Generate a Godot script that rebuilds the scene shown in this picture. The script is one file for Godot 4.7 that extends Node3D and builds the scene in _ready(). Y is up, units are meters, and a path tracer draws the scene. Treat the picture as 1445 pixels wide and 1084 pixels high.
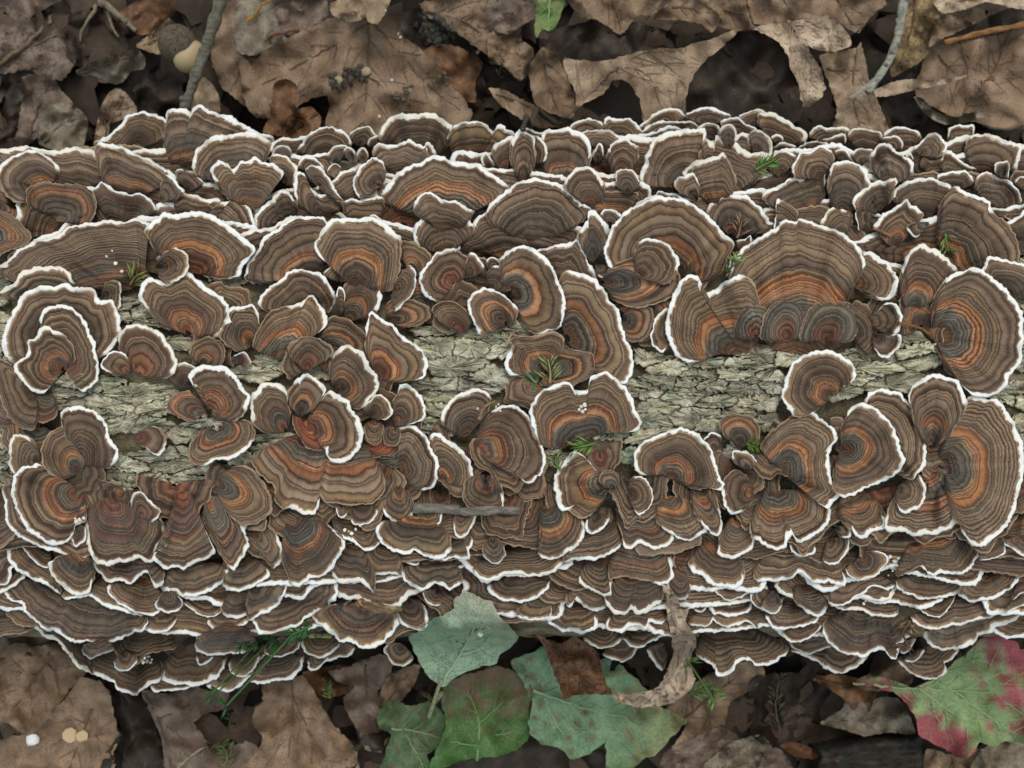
extends Node3D
# A fallen log covered with bracket fungi, lying in oak leaf litter, seen from straight above. Metres; y is up.
# The plan of the place was measured in units of a 1445 x 1084 sheet; spot() turns a plan point and a height into metres.
const PLAN := Vector2(722.5, 542.0)
const REACH := 1308.6
const EYE := 0.516          # height of the eye over the ground
const LOG_Y := 0.026        # height of the log's axis
const LOG_R := 0.122
const LOG_Z := 0.0075
const CELL := 4.0
const GX := 400
const GY := 310
const OFF := 76.0

var rng := RandomNumberGenerator.new()
var soft := FastNoiseLite.new()
var ox := 0.0
var oy := 0.0
var caps: Array[Cap] = []
var ground_grid := PackedFloat32Array()
var id_grid := PackedInt32Array()
var taken := {}
var band_materials: Array[StandardMaterial3D] = []
var mat := {}


class Cap:
	var style: PackedStringArray
	var a: Vector2
	var b: Vector2
	var rim: PackedVector2Array
	var key := 0.0
	var filler := false
	var n := 0
	var m := 0
	var px: PackedVector2Array       # (row, column) plan points
	var ts: PackedFloat32Array
	var ds: PackedFloat32Array       # distance from the rim along the cap
	var h: PackedFloat32Array
	var arc: PackedFloat32Array
	var white: PackedFloat32Array
	var mean := 0.0
	var seen := 0
	var cx := 0.0
	var cy := 0.0
	var rnd := 0.0


func spot(x: float, y: float, h: float) -> Vector3:
	var k := (EYE - h) / REACH
	return Vector3((x - PLAN.x) * k, h, (y - PLAN.y) * k)


func log_height(y: float) -> float:
	var h := 0.13
	for i in 4:
		var z := (y - PLAN.y) * (EYE - h) / REACH - LOG_Z
		var q := LOG_R * LOG_R - z * z
		h = LOG_Y + (sqrt(q) if q > 0.0 else -0.02)
		h = maxf(h, 0.062)
	return h


func numbered(called: String) -> String:
	var k: int = taken.get(called, 0)
	taken[called] = k + 1
	return called if k == 0 else "%s_%03d" % [called, k]


func thing(called: String, label: String, category: String, where := Vector3.ZERO, group := "", kind := "") -> Node3D:
	var o := Node3D.new()
	o.name = numbered(called)
	add_child(o)
	o.position = where
	o.set_meta("label", label)
	if category:
		o.set_meta("category", category)
	if group:
		o.set_meta("group", group)
	if kind:
		o.set_meta("kind", kind)
	return o


func part(called: String, mesh: Mesh, material: Material, parent: Node3D) -> MeshInstance3D:
	var o := MeshInstance3D.new()
	o.mesh = mesh
	o.material_override = material
	var k := 0
	var called_as := called
	while parent.has_node(NodePath(called_as)):
		k += 1
		called_as = "%s_%03d" % [called, k]
	o.name = called_as
	parent.add_child(o)
	return o


func sheet(points: PackedVector3Array, normals: PackedVector3Array, colors: PackedColorArray, uvs: PackedVector2Array, index: PackedInt32Array) -> ArrayMesh:
	var arrays := []
	arrays.resize(Mesh.ARRAY_MAX)
	arrays[Mesh.ARRAY_VERTEX] = points
	arrays[Mesh.ARRAY_NORMAL] = normals
	if colors.size():
		arrays[Mesh.ARRAY_COLOR] = colors
	if uvs.size():
		arrays[Mesh.ARRAY_TEX_UV] = uvs
	arrays[Mesh.ARRAY_INDEX] = index
	var mesh := ArrayMesh.new()
	mesh.add_surface_from_arrays(Mesh.PRIMITIVE_TRIANGLES, arrays)
	return mesh


func smooth_normals(p: PackedVector3Array, index: PackedInt32Array) -> PackedVector3Array:
	var ns := PackedVector3Array()
	ns.resize(p.size())
	for k in range(0, index.size(), 3):
		var a := index[k]
		var b := index[k + 1]
		var c := index[k + 2]
		var f := (p[c] - p[a]).cross(p[b] - p[a])   # front faces run clockwise
		ns[a] += f
		ns[b] += f
		ns[c] += f
	for k in ns.size():
		ns[k] = ns[k].normalized() if ns[k].length_squared() > 0.0 else Vector3.UP
	return ns


func lin(r: float, g: float, b: float) -> Color:
	return Color(r, g, b)


# ---------------------------------------------------------------- materials

func noise_image(kind: int, freq: float, w: int, h: int, sd: int, octaves := 4) -> PackedByteArray:
	var f := FastNoiseLite.new()
	f.noise_type = kind
	f.frequency = freq
	f.seed = sd
	f.fractal_octaves = octaves
	var im := f.get_seamless_image(w, h)
	im.convert(Image.FORMAT_L8)
	return im.get_data()


func band_texture(sd: int) -> Array:
	var w := 1024
	var h := 512
	var r := RandomNumberGenerator.new()
	r.seed = sd
	var steps := 2048
	var lut := PackedFloat32Array()
	lut.resize(steps * 3)
	var lift := PackedFloat32Array()
	lift.resize(steps)
	var k := 0
	while k < steps:
		var wide := int(r.randf_range(26, 80)) if r.randf() < 0.75 else int(r.randf_range(84, 170))
		wide = mini(wide, steps - k)
		var tone := r.randf()
		var lo := Vector3(0.32, 0.245, 0.21) * r.randf_range(0.45, 1.2)
		var hi := Vector3(1.0, 0.93, 0.84) * r.randf_range(0.62, 1.2)
		if tone < 0.22:
			hi = Vector3(1.06, 0.95, 0.74) * r.randf_range(0.85, 1.1)
		elif tone < 0.4:
			hi = Vector3(0.76, 0.70, 0.66) * r.randf_range(0.7, 1.1)
		if r.randf() < 0.3:
			wide = mini(int(r.randf_range(12, 22)), steps - k)
			hi = lo * 1.5
			lo *= 0.75
		var flip := r.randf() < 0.3
		for i in wide:
			var q := float(i) / wide
			if flip:
				q = 1.0 - q
			var e := smoothstep(0.0, 0.22, q) * (1.0 - 0.75 * smoothstep(0.45, 1.0, q))
			var c := lo.lerp(hi, e)
			lut[(k + i) * 3] = c.x
			lut[(k + i) * 3 + 1] = c.y
			lut[(k + i) * 3 + 2] = c.z
			lift[k + i] = e
		k += wide
	var warp := noise_image(FastNoiseLite.TYPE_SIMPLEX, 0.0042, w, h, sd * 7 + 1, 3)
	var fine := noise_image(FastNoiseLite.TYPE_SIMPLEX, 0.05, w, h, sd * 7 + 2, 3)
	var streak := noise_image(FastNoiseLite.TYPE_SIMPLEX, 0.09, w, 64, sd * 7 + 3, 3)
	var blotch := noise_image(FastNoiseLite.TYPE_SIMPLEX, 0.012, w, h, sd * 7 + 4, 3)
	var out := PackedByteArray()
	out.resize(w * h * 3)
	var bump := PackedByteArray()
	bump.resize(w * h)
	var curve := PackedByteArray()
	curve.resize(1025)
	for i in 1025:
		curve[i] = int(255.0 * pow(i / 1024.0, 1.0 / 2.2))
	var o := 0
	for y in h:
		var sy := (y >> 3) * w
		for x in w:
			var at := y * w + x
			var s := streak[sy + x]
			var v := (y * 4 + (warp[at] - 128) * 5 / 16 + (fine[at] - 128) / 14 + (s - 128) / 16 + 4096) & 2047
			var g := (186.0 + 0.22 * s + 0.16 * fine[at] + 0.24 * blotch[at]) * 4.0
			out[o] = curve[mini(1024, int(lut[v * 3] * g))]
			out[o + 1] = curve[mini(1024, int(lut[v * 3 + 1] * g))]
			out[o + 2] = curve[mini(1024, int(lut[v * 3 + 2] * g))]
			o += 3
			bump[at] = clampi(int(lift[v] * 110.0 + 0.35 * s + 0.2 * fine[at]), 0, 255)
	return [ImageTexture.create_from_image(Image.create_from_data(w, h, false, Image.FORMAT_RGB8, out)), ImageTexture.create_from_image(Image.create_from_data(w, h, false, Image.FORMAT_L8, bump))]


func mottle_texture(sd: int, freq: float, lo: Color, hi: Color, size := 512, kind := FastNoiseLite.TYPE_SIMPLEX, octaves := 5) -> ImageTexture:
	# grey noise spread between two multipliers
	var data := noise_image(kind, freq, size, size, sd, octaves)
	var out := PackedByteArray()
	out.resize(size * size * 3)
	var table := PackedByteArray()
	table.resize(256 * 3)
	for i in 256:
		var c := lo.lerp(hi, smoothstep(0.15, 0.85, i / 255.0))
		table[i * 3] = int(255.0 * pow(clampf(c.r, 0, 1), 1.0 / 2.2))
		table[i * 3 + 1] = int(255.0 * pow(clampf(c.g, 0, 1), 1.0 / 2.2))
		table[i * 3 + 2] = int(255.0 * pow(clampf(c.b, 0, 1), 1.0 / 2.2))
	for i in data.size():
		var k := data[i] * 3
		out[i * 3] = table[k]
		out[i * 3 + 1] = table[k + 1]
		out[i * 3 + 2] = table[k + 2]
	return ImageTexture.create_from_image(Image.create_from_data(size, size, false, Image.FORMAT_RGB8, out))


func bark_texture(sd: int) -> Array:
	# pale crusty lichen over grey bark: patches, flecks and fine pits
	var s := 768
	var blot := noise_image(FastNoiseLite.TYPE_SIMPLEX, 0.008, s, s, sd, 5)
	var crust := noise_image(FastNoiseLite.TYPE_CELLULAR, 0.035, s, s, sd + 1, 3)
	var fine := noise_image(FastNoiseLite.TYPE_SIMPLEX, 0.08, s, s, sd + 2, 4)
	var tint := noise_image(FastNoiseLite.TYPE_SIMPLEX, 0.004, s, s, sd + 3, 3)
	var out := PackedByteArray()
	out.resize(s * s * 3)
	var bump := PackedByteArray()
	bump.resize(s * s)
	for i in s * s:
		var f := (fine[i] - 128) / 128.0
		var p := smoothstep(0.30, 0.62, blot[i] / 255.0 + 0.22 * f)
		var t := smoothstep(0.35, 0.7, tint[i] / 255.0)
		var g := 0.92 + 0.30 * crust[i] / 255.0 + 0.42 * f
		var r := lerpf(0.52, lerpf(0.90, 0.86, t), p) * g
		var gg := lerpf(0.475, lerpf(0.88, 0.87, t), p) * g
		var b := lerpf(0.40, lerpf(0.80, 0.68, t), p) * g
		out[i * 3] = int(255.0 * pow(clampf(r, 0, 1), 0.4545))
		out[i * 3 + 1] = int(255.0 * pow(clampf(gg, 0, 1), 0.4545))
		out[i * 3 + 2] = int(255.0 * pow(clampf(b, 0, 1), 0.4545))
		bump[i] = clampi(int(128 + 60 * f + 0.3 * crust[i] + 40 * p - 50), 0, 255)
	return [ImageTexture.create_from_image(Image.create_from_data(s, s, false, Image.FORMAT_RGB8, out)), ImageTexture.create_from_image(Image.create_from_data(s, s, false, Image.FORMAT_L8, bump))]


func plain(name_: String, color: Color, rough := 0.85) -> StandardMaterial3D:
	var m := StandardMaterial3D.new()
	m.resource_name = name_
	m.albedo_color = color.linear_to_srgb()
	m.roughness = rough
	m.metallic_specular = 0.35
	return m


func make_materials() -> void:
	for i in 5:
		var t := band_texture(11 + i * 5)
		var m := plain("zoned_cap", Color.WHITE, 0.8)
		m.albedo_texture = t[0]
		m.vertex_color_use_as_albedo = true
		m.heightmap_enabled = true
		m.heightmap_texture = t[1]
		m.heightmap_scale = 0.055
		m.rim_enabled = true
		m.rim = 0.25
		m.rim_tint = 0.6
		band_materials.append(m)
	var rim := plain("cap_margin", Color.WHITE, 0.75)
	rim.vertex_color_use_as_albedo = true
	rim.subsurf_scatter_enabled = true
	rim.subsurf_scatter_strength = 0.05
	mat.rim = rim
	mat.pores = plain("pore_surface", lin(0.55, 0.47, 0.36))
	var bt := bark_texture(5)
	var bark := plain("lichened_bark", Color.WHITE, 0.92)
	bark.albedo_texture = bt[0]
	bark.vertex_color_use_as_albedo = true
	bark.uv1_triplanar = true
	bark.uv1_world_triplanar = true
	bark.uv1_scale = Vector3(9, 26, 26)
	bark.heightmap_enabled = true
	bark.heightmap_texture = bt[1]
	bark.heightmap_scale = 0.09
	mat.bark = bark
	leaf_materials()


# ---------------------------------------------------------------- bracket caps

func at(x: float, y: float) -> void:
	ox = x
	oy = y


func c(style: String, shape: String) -> void:
	var k := Cap.new()
	k.style = style.split(" ", false)
	var halves := shape.split("/")
	var f := halves[0].split_floats(" ", false)
	var g := halves[1].split_floats(" ", false)
	const U := 10.0 / 3.87
	k.a = Vector2(ox + f[0] * U, oy + f[1] * U)
	k.b = Vector2(ox + f[2] * U, oy + f[3] * U) if f.size() > 3 else k.a
	for i in range(0, g.size() - 1, 2):
		k.rim.append(Vector2(ox + g[i] * U, oy + g[i + 1] * U))
	add_cap(k)


func add_cap(k: Cap) -> void:
	k.rnd = rng.randf()
	var layer := 0.0
	for s in k.style:
		if s[0] == "L":
			layer = s.substr(1).to_float()
	var mid := (k.a + k.b) * 0.5
	k.key = absf(mid.y - 575.0) - 70.0 * layer + k.rnd
	if k.a != k.b:
		var last := k.rim[k.rim.size() - 1]
		if k.rim[0].distance_to(k.a) + last.distance_to(k.b) > k.rim[0].distance_to(k.b) + last.distance_to(k.a):
			var s := k.a
			k.a = k.b
			k.b = s
	caps.append(k)


func shape_cap(k: Cap) -> void:
	# the rim as an even, crinkled line
	var pts := k.rim
	var tail: Array[float] = [0.0, 0.0]
	var ends := [pts[0], pts[pts.size() - 1]]
	for e in 2:
		var to := (k.a if e == 0 else k.b)
		var from: Vector2 = ends[e]
		var gap := from.distance_to(to)
		if gap > 9.0 and not k.filler:
			var inward := pts[1] if e == 0 else pts[pts.size() - 2]
			var side := (to - from).orthogonal().normalized()
			if side.dot(from - inward) < 0.0:
				side = -side
			var extra := [from.lerp(to, 0.3) + side * gap * 0.1, from.lerp(to, 0.58) + side * gap * 0.1]
			tail[e] = gap * 0.6
			for q: Vector2 in extra:
				if e == 0:
					pts.insert(0, q)
				else:
					pts.append(q)
	var dense := PackedVector2Array()
	for i in pts.size() - 1:
		var p0 := pts[maxi(i - 1, 0)]
		var p3 := pts[mini(i + 2, pts.size() - 1)]
		for s in 10:
			dense.append(pts[i].cubic_interpolate(pts[i + 1], p0, p3, s / 10.0))
	dense.append(pts[pts.size() - 1])
	var length := 0.0
	for i in dense.size() - 1:
		length += dense[i].distance_to(dense[i + 1])
	k.n = clampi(int(length / 3.2), 16, 170)
	var n := k.n
	var R := PackedVector2Array()
	var step := length / (n - 1)
	var seg := 0
	var gone := 0.0
	for i in n:
		var want := i * step
		while seg < dense.size() - 2 and gone + dense[seg].distance_to(dense[seg + 1]) < want:
			gone += dense[seg].distance_to(dense[seg + 1])
			seg += 1
		var d := dense[seg].distance_to(dense[seg + 1])
		R.append(dense[seg].lerp(dense[seg + 1], clampf((want - gone) / maxf(d, 0.001), 0, 1)))
	var A := PackedVector2Array()
	var normals := PackedVector2Array()
	var single := k.a.distance_to(k.b) < 1.0
	for i in n:
		var t := (R[mini(i + 1, n - 1)] - R[maxi(i - 1, 0)]).normalized()
		var nr := Vector2(t.y, -t.x)
		var q := i / float(n - 1)
		var base := k.a + (R[i] - k.a) * 0.07 if single else k.a.lerp(k.b, q)
		normals.append(nr)
		A.append(base)
	if not single:
		var ab := k.b - k.a
		var back := ab.orthogonal().normalized()
		var cen := Vector2.ZERO
		for i in n:
			cen += R[i] / n
		if back.dot(cen - (k.a + k.b) * 0.5) > 0.0:
			back = -back
		var ph := k.rnd * 700.0
		for i in n:
			var q := i / float(n - 1)
			A[i] += back * (ab.length() * 0.16 * sin(q * PI) + 5.0 * soft.get_noise_2d(q * ab.length() * 1.8, ph))
	var flip := 0.0
	for i in n:
		flip += normals[i].dot(R[i] - A[i])
	var sg := 1.0 if flip > 0.0 else -1.0
	var sd := k.rnd * 900.0
	var jag := clampf(length / 110.0, 0.35, 1.0)
	k.white.resize(n)
	var w0 := 0.0
	var w1 := 1.0
	var none := false
	for s in k.style:
		if s == "n":
			none = true
		elif s[0] == "w":
			var f := s.substr(1).split_floats("-")
			w0 = f[0] / 100.0
			w1 = f[1] / 100.0
	w0 = maxf(w0, 0.035 if tail[0] > 0.0 else 0.09)
	w1 = minf(w1, 0.965 if tail[1] > 0.0 else 0.91)
	var L := PackedFloat32Array()
	var crimp := PackedVector2Array()
	var mean := 0.0
	for i in n:
		var s := i * step
		crimp.append(normals[i] * sg * jag * (1.5 * soft.get_noise_2d(s * 9.0, sd) + 2.4 * soft.get_noise_2d(s * 2.8, sd + 50.0)))
		L.append(maxf(R[i].distance_to(A[i]), 3.0))
		mean += L[i]
		var q := (s - tail[0]) / (length - tail[0] - tail[1])
		k.white[i] = 0.0 if none else smoothstep(w0 - 0.03, w0 + 0.02, q) * (1.0 - smoothstep(w1 - 0.02, w1 + 0.03, q)) * (1.0 - 0.35 * smoothstep(0.25, 0.55, soft.get_noise_2d(s * 1.1, sd + 640.0)))
	mean /= n
	var round_ := PackedFloat32Array()
	var half_w := maxi(2, n / 6)
	for i in n:
		var sum := 0.0
		var cnt := 0
		for e in range(maxi(0, i - half_w), mini(n, i + half_w + 1), 2):
			sum += L[e]
			cnt += 1
		round_.append(minf(sum / cnt, L[i] * 1.35))
	k.mean = mean
	var wide := 4.9 * clampf(mean / 45.0, 0.55, 1.12) * lerpf(0.7, 1.25, fposmod(k.rnd * 5.3, 1.0))
	var inner := clampi(int(mean / 4.6), 5, 22)
	k.m = inner + 6
	var total := k.m * n
	k.px.resize(total)
	k.ts.resize(total)
	k.ds.resize(total)
	k.h.resize(total)
	k.arc.resize(n)
	var run := 0.0
	for i in n:
		if i:
			run += (A[i].lerp(R[i], 0.7)).distance_to(A[i - 1].lerp(R[i - 1], 0.7))
		k.arc[i] = run
		var s := i * step
		var dir := (R[i] - A[i]) / L[i]
		var w := wide * (0.35 + 0.65 * k.white[i]) * (1.0 + 0.5 * soft.get_noise_2d(s * 1.6, sd + 500.0) + 0.3 * soft.get_noise_2d(s * 5.0, sd + 99.0) + 0.2 * soft.get_noise_2d(s * 14.0, sd + 77.0)) / maxf(absf(dir.dot(normals[i])), 0.5)
		var fit := minf(1.0, 0.62 * L[i] / (w + 8.0))
		var drops := [(w + 8.0) * fit, (w + 4.2) * fit, (w + 1.3) * fit, w * fit, 0.35 * w * fit, 0.0]
		var edge: float = 1.0 - drops[0] / L[i]
		for j in k.m:
			var t: float = edge * j / inner if j < inner else 1.0 - drops[j - inner] / L[i]
			var o := j * n + i
			k.px[o] = A[i] + dir * t * lerpf(round_[i], L[i], smoothstep(0.25, 0.95, t)) + crimp[i] * pow(t, 7.0)
			k.ts[o] = t
			k.ds[o] = (1.0 - t) * (0.5 * round_[i] + 0.5 * mean)


func cell_of(p: Vector2) -> int:
	return clampi(int((p.y + OFF) / CELL), 1, GY - 2) * GX + clampi(int((p.x + OFF) / CELL), 1, GX - 2)


func lay_cap(k: Cap, id: int) -> void:
	# the cap grows out from the log and bends over whatever already grows beneath it
	var n := k.n
	var m := k.m
	var sd := k.rnd * 900.0
	var world := k.mean * 0.00029
	var rise := lerpf(0.02, 0.16, fposmod(k.rnd * 7.3, 1.0))
	var lift := lerpf(0.0016, 0.0050, fposmod(k.rnd * 3.7, 1.0))
	var sunk := "s" in k.style
	if sunk:
		lift = 0.0
	for s in k.style:
		if s[0] == "z":
			lift += s.substr(1).to_float() * 0.001
	var floor_ := PackedFloat32Array()
	floor_.resize(n * m)
	for i in n:
		var hb := log_height(k.px[i].y) + 0.0035
		var q := k.arc[i]
		var part_ := i / float(n - 1)
		var side := smoothstep(0.0, 0.13, part_) * (1.0 - smoothstep(0.87, 1.0, part_))
		var fold := soft.get_noise_2d(q * 1.6, sd) * 0.085 * world + soft.get_noise_2d(q * 4.5, sd + 31.0) * 0.0011
		for j in m:
			var o := j * n + i
			var t := k.ts[o]
			var cl := cell_of(k.px[o])
			var f := -1.0
			for dy in [-GX, 0, GX]:
				f = maxf(f, maxf(ground_grid[cl + dy], maxf(ground_grid[cl + dy - 1], ground_grid[cl + dy + 1])))
			floor_[o] = f + (-0.0011 if sunk and t > 0.8 else lerpf(-0.0013, 0.0018, side * smoothstep(0.02, 0.22, t)))
			var own := hb + world * (rise * t + 0.10 * sin(t * PI) - 0.06 * pow(t, 5.0)) + lift * t * t * side - 0.0022 * (1.0 - side) * t + fold * t * 1.4
			k.h[o] = maxf(own, floor_[o])
	for pass_ in 5:
		var old := k.h.duplicate()
		for j in m:
			var up := mini(j + 1, m - 1) * n
			var dn := maxi(j - 1, 0) * n
			for i in n:
				var o := j * n + i
				var l := maxi(i - 1, 0)
				var r := mini(i + 1, n - 1)
				var avg := (old[o] * 2.0 + old[j * n + l] + old[j * n + r] + old[up + i] + old[dn + i]) / 6.0
				k.h[o] = maxf(avg, floor_[o] - 0.0006 if pass_ > 2 else floor_[o])
	for j in m - 1:
		for i in n - 1:
			var o := j * n + i
			put_cell(k.px[o], k.h[o], id)
			put_cell((k.px[o] + k.px[o + n + 1]) * 0.5, (k.h[o] + k.h[o + n + 1]) * 0.5, id)
			put_cell((k.px[o] + k.px[o + n]) * 0.5, (k.h[o] + k.h[o + n]) * 0.5, id)
	for i in n:
		put_cell(k.px[(m - 1) * n + i], k.h[(m - 1) * n + i], id)


func put_cell(p: Vector2, h: float, id: int) -> void:
	var cl := cell_of(p)
	if h >= ground_grid[cl]:
		ground_grid[cl] = h
		id_grid[cl] = id


func gradient_for(k: Cap) -> PackedColorArray:
	var r := RandomNumberGenerator.new()
	r.seed = int(k.rnd * 1e6)
	var v := r.randf_range(0.88, 1.12)
	var warm := r.randf_range(-0.5, 0.5)
	var g := PackedColorArray()
	var stops := [[0.0, lin(0.20, 0.105, 0.055)], [0.16, lin(0.13, 0.086, 0.053)], [0.45, lin(0.176, 0.131, 0.092)], [0.75, lin(0.258, 0.188, 0.129)], [1.0, lin(0.295, 0.213, 0.144)]]
	for s in k.style:
		if s == "d":
			stops[1][1] = lin(0.11, 0.085, 0.06)
			stops[2][1] = lin(0.15, 0.118, 0.083)
		elif s == "g":
			stops[1][1] = lin(0.10, 0.088, 0.05)
			stops[2][1] = lin(0.14, 0.12, 0.07)
		elif s == "r":
			stops[0][1] = lin(0.34, 0.12, 0.06)
			stops[1][1] = lin(0.27, 0.115, 0.065)
		elif s == "R":
			stops = [[0.0, lin(0.36, 0.11, 0.045)], [0.5, lin(0.40, 0.14, 0.06)], [0.8, lin(0.30, 0.10, 0.05)], [1.0, lin(0.25, 0.09, 0.05)]]
		elif s == "q":
			stops[0][1] = lin(0.52, 0.23, 0.085)
			stops[1][1] = lin(0.44, 0.21, 0.095)
			stops[2][1] = lin(0.20, 0.19, 0.16)
	for i in 65:
		var t := i / 64.0
		var j := 0
		while j < stops.size() - 2 and t > float(stops[j + 1][0]):
			j += 1
		var q := clampf((t - float(stops[j][0])) / (float(stops[j + 1][0]) - float(stops[j][0])), 0, 1)
		var col: Color = (stops[j][1] as Color).lerp(stops[j + 1][1], q)
		for s in k.style:
			if s == "b":
				col = col.lerp(lin(0.155, 0.152, 0.13), 0.8 * smoothstep(0.12, 0.2, t) * (1.0 - smoothstep(0.36, 0.46, t)))
			elif s == "B":
				col = col.lerp(lin(0.165, 0.162, 0.14), 0.9 * smoothstep(0.42, 0.55, t) * (1.0 - smoothstep(0.86, 0.97, t)))
			elif s == "q":
				col = col.lerp(lin(0.30, 0.105, 0.065), 0.7 * maxf(0.0, 1.0 - absf(t - 0.6) / 0.09))
			elif s == "r":
				col = col.lerp(lin(0.30, 0.12, 0.075), 0.55 * maxf(0.0, 1.0 - absf(t - 0.42) / 0.12))
		for s in k.style:
			if s[0] == "o" or s[0] == "O":
				var p := s.substr(1).to_float() / 100.0
				var strong := s[0] == "O"
				var half := 0.105 if strong else 0.09
				var e := 1.0 - smoothstep(half * 0.55, half, absf(t - p))
				var inner := smoothstep(p - half * 1.1, p + half * 0.4, t)
				col = col.lerp(lin(0.55, 0.325, 0.18).lerp(lin(0.43, 0.18, 0.072), inner), (0.92 if strong else 0.55) * e)
		var grey := (col.r * 0.35 + col.g * 0.5 + col.b * 0.15)
		col = col.lerp(Color(grey, grey, grey), 0.07) * 0.9
		col = Color(col.r * v * (1.0 + 0.05 * warm), col.g * v, col.b * v * (1.0 - 0.07 * warm))
		g.append(col)
	return g


func mesh_cap(k: Cap, where: Vector3) -> Array:
	var n := k.n
	var m := k.m
	var sd := k.rnd * 900.0
	var rows := m + 1
	var pts := PackedVector3Array()
	pts.resize(rows * n)
	var colors := PackedColorArray()
	colors.resize(rows * n)
	var uvs := PackedVector2Array()
	uvs.resize(rows * n)
	var grad := gradient_for(k)
	var uo := fposmod(k.rnd * 13.7, 1.0)
	var vo := fposmod(k.rnd * 29.3, 1.0)
	var squeeze := lerpf(0.75, 1.25, fposmod(k.rnd * 17.0, 1.0))
	var tan_edge := lin(0.33, 0.25, 0.165)
	var cream := lin(0.86, 0.87, 0.85).lerp(lin(0.80, 0.74, 0.62), 0.9 * smoothstep(0.6, 1.0, fposmod(k.rnd * 11.9, 1.0)))
	for j in rows:
		for i in n:
			var o := j * n + i
			var src := o if j < m else (m - 2) * n + i
			var h := k.h[src]
			if j == m - 1:
				h -= 0.00045
			elif j == m:
				h -= 0.0010
			elif j == m - 2:
				h += 0.00012
			pts[o] = spot(k.px[src].x, k.px[src].y, h) - where
			var wob := soft.get_noise_2d(k.arc[i] * 1.7, sd + 11.0) * 0.010 + soft.get_noise_2d(k.arc[i] * 0.6, sd + 71.0) * 0.045
			var t := clampf(k.ts[src] + wob * (1.0 - k.ts[src]) * 1.6, 0.0, 1.0)
			var col := grad[int(t * 64.0)]
			var w := k.white[i]
			if j >= m - 2:
				col = tan_edge.lerp(cream * (1.0 + 0.06 * soft.get_noise_2d(k.arc[i] * 6.0, sd + 5.0 + j * 40.0)), w)
			elif j == m - 3:
				col = tan_edge.lerp(lin(0.78, 0.75, 0.68), w)
			elif j == m - 4:
				col = col.lerp(lin(0.42, 0.33, 0.23), 0.8 * w)
			elif j == m - 5:
				col = col.lerp(lin(0.15, 0.088, 0.058), 0.6)
			else:
				# radial folds paler or darker, like the pleats of the skin
				var pl := soft.get_noise_2d(k.arc[i] * 3.1, sd + 400.0)
				var crack := maxf(0.0, absf(pl) - 0.42)
				col *= 1.0 + 0.22 * soft.get_noise_2d(k.arc[i] * 1.2 + 40.0 * k.ts[src], sd + 200.0) + crack * 0.9
			col.a = 1.0
			colors[o] = col
			uvs[o] = Vector2(uo + k.arc[i] / 300.0, vo + k.ds[src] * squeeze / 138.0)
	# winding: looked at from above the skin must run clockwise
	var area := 0.0
	for i in n - 1:
		var p := pts[i + (m / 2) * n]
		area += (pts[i + 1 + (m / 2) * n] - p).cross(pts[i + (m / 2 + 1) * n] - p).y
	var idx := PackedInt32Array()
	for j in rows - 1:
		for i in n - 1:
			var o := j * n + i
			if area > 0.0:
				idx.append_array([o, o + n, o + 1, o + 1, o + n, o + n + 1])
			else:
				idx.append_array([o, o + 1, o + n, o + 1, o + n + 1, o + n])
	var ns := smooth_normals(pts, idx)
	var cut := (m - 3) * n
	var per := (n - 1) * 6
	var skin := sheet(pts.slice(0, cut + n), ns.slice(0, cut + n), colors.slice(0, cut + n), uvs.slice(0, cut + n), idx.slice(0, (m - 3) * per))
	var ri := idx.slice((m - 3) * per)
	for q in ri.size():
		ri[q] -= cut
	var rim := sheet(pts.slice(cut), ns.slice(cut), colors.slice(cut), PackedVector2Array(), ri)
	# pore surface below, closed towards the log and along the two side edges
	var js := [0]
	js.append_array(range(0, m - 3))
	js.append(m - 2)
	var lp := PackedVector3Array()
	for q in js.size():
		var j: int = js[q]
		for i in n:
			var o := j * n + i
			var th := lerpf(0.0016, 0.0009, k.ts[o])
			lp.append(spot(k.px[o].x, k.px[o].y, k.h[o] - (0.0 if q == 0 else th)) - where)
	var li := PackedInt32Array()
	for q in js.size() - 1:
		for i in n - 1:
			var o := q * n + i
			if area > 0.0:
				li.append_array([o, o + 1, o + n, o + 1, o + n + 1, o + n])
			else:
				li.append_array([o, o + n, o + 1, o + 1, o + n, o + n + 1])
	var first := lp.size()
	for side in [0, n - 1]:
		var base := lp.size()
		for q in range(1, js.size()):
			lp.append(lp[q * n + side])
			lp.append(pts[int(js[q]) * n + side])
		for q in js.size() - 2:
			var o := base + q * 2
			if (area > 0.0) == (side == 0):
				li.append_array([o, o + 1, o + 2, o + 1, o + 3, o + 2])
			else:
				li.append_array([o, o + 2, o + 1, o + 1, o + 2, o + 3])
	var under := sheet(lp, smooth_normals(lp, li), PackedColorArray(), PackedVector2Array(), li)
	return [skin, rim, under]


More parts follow.
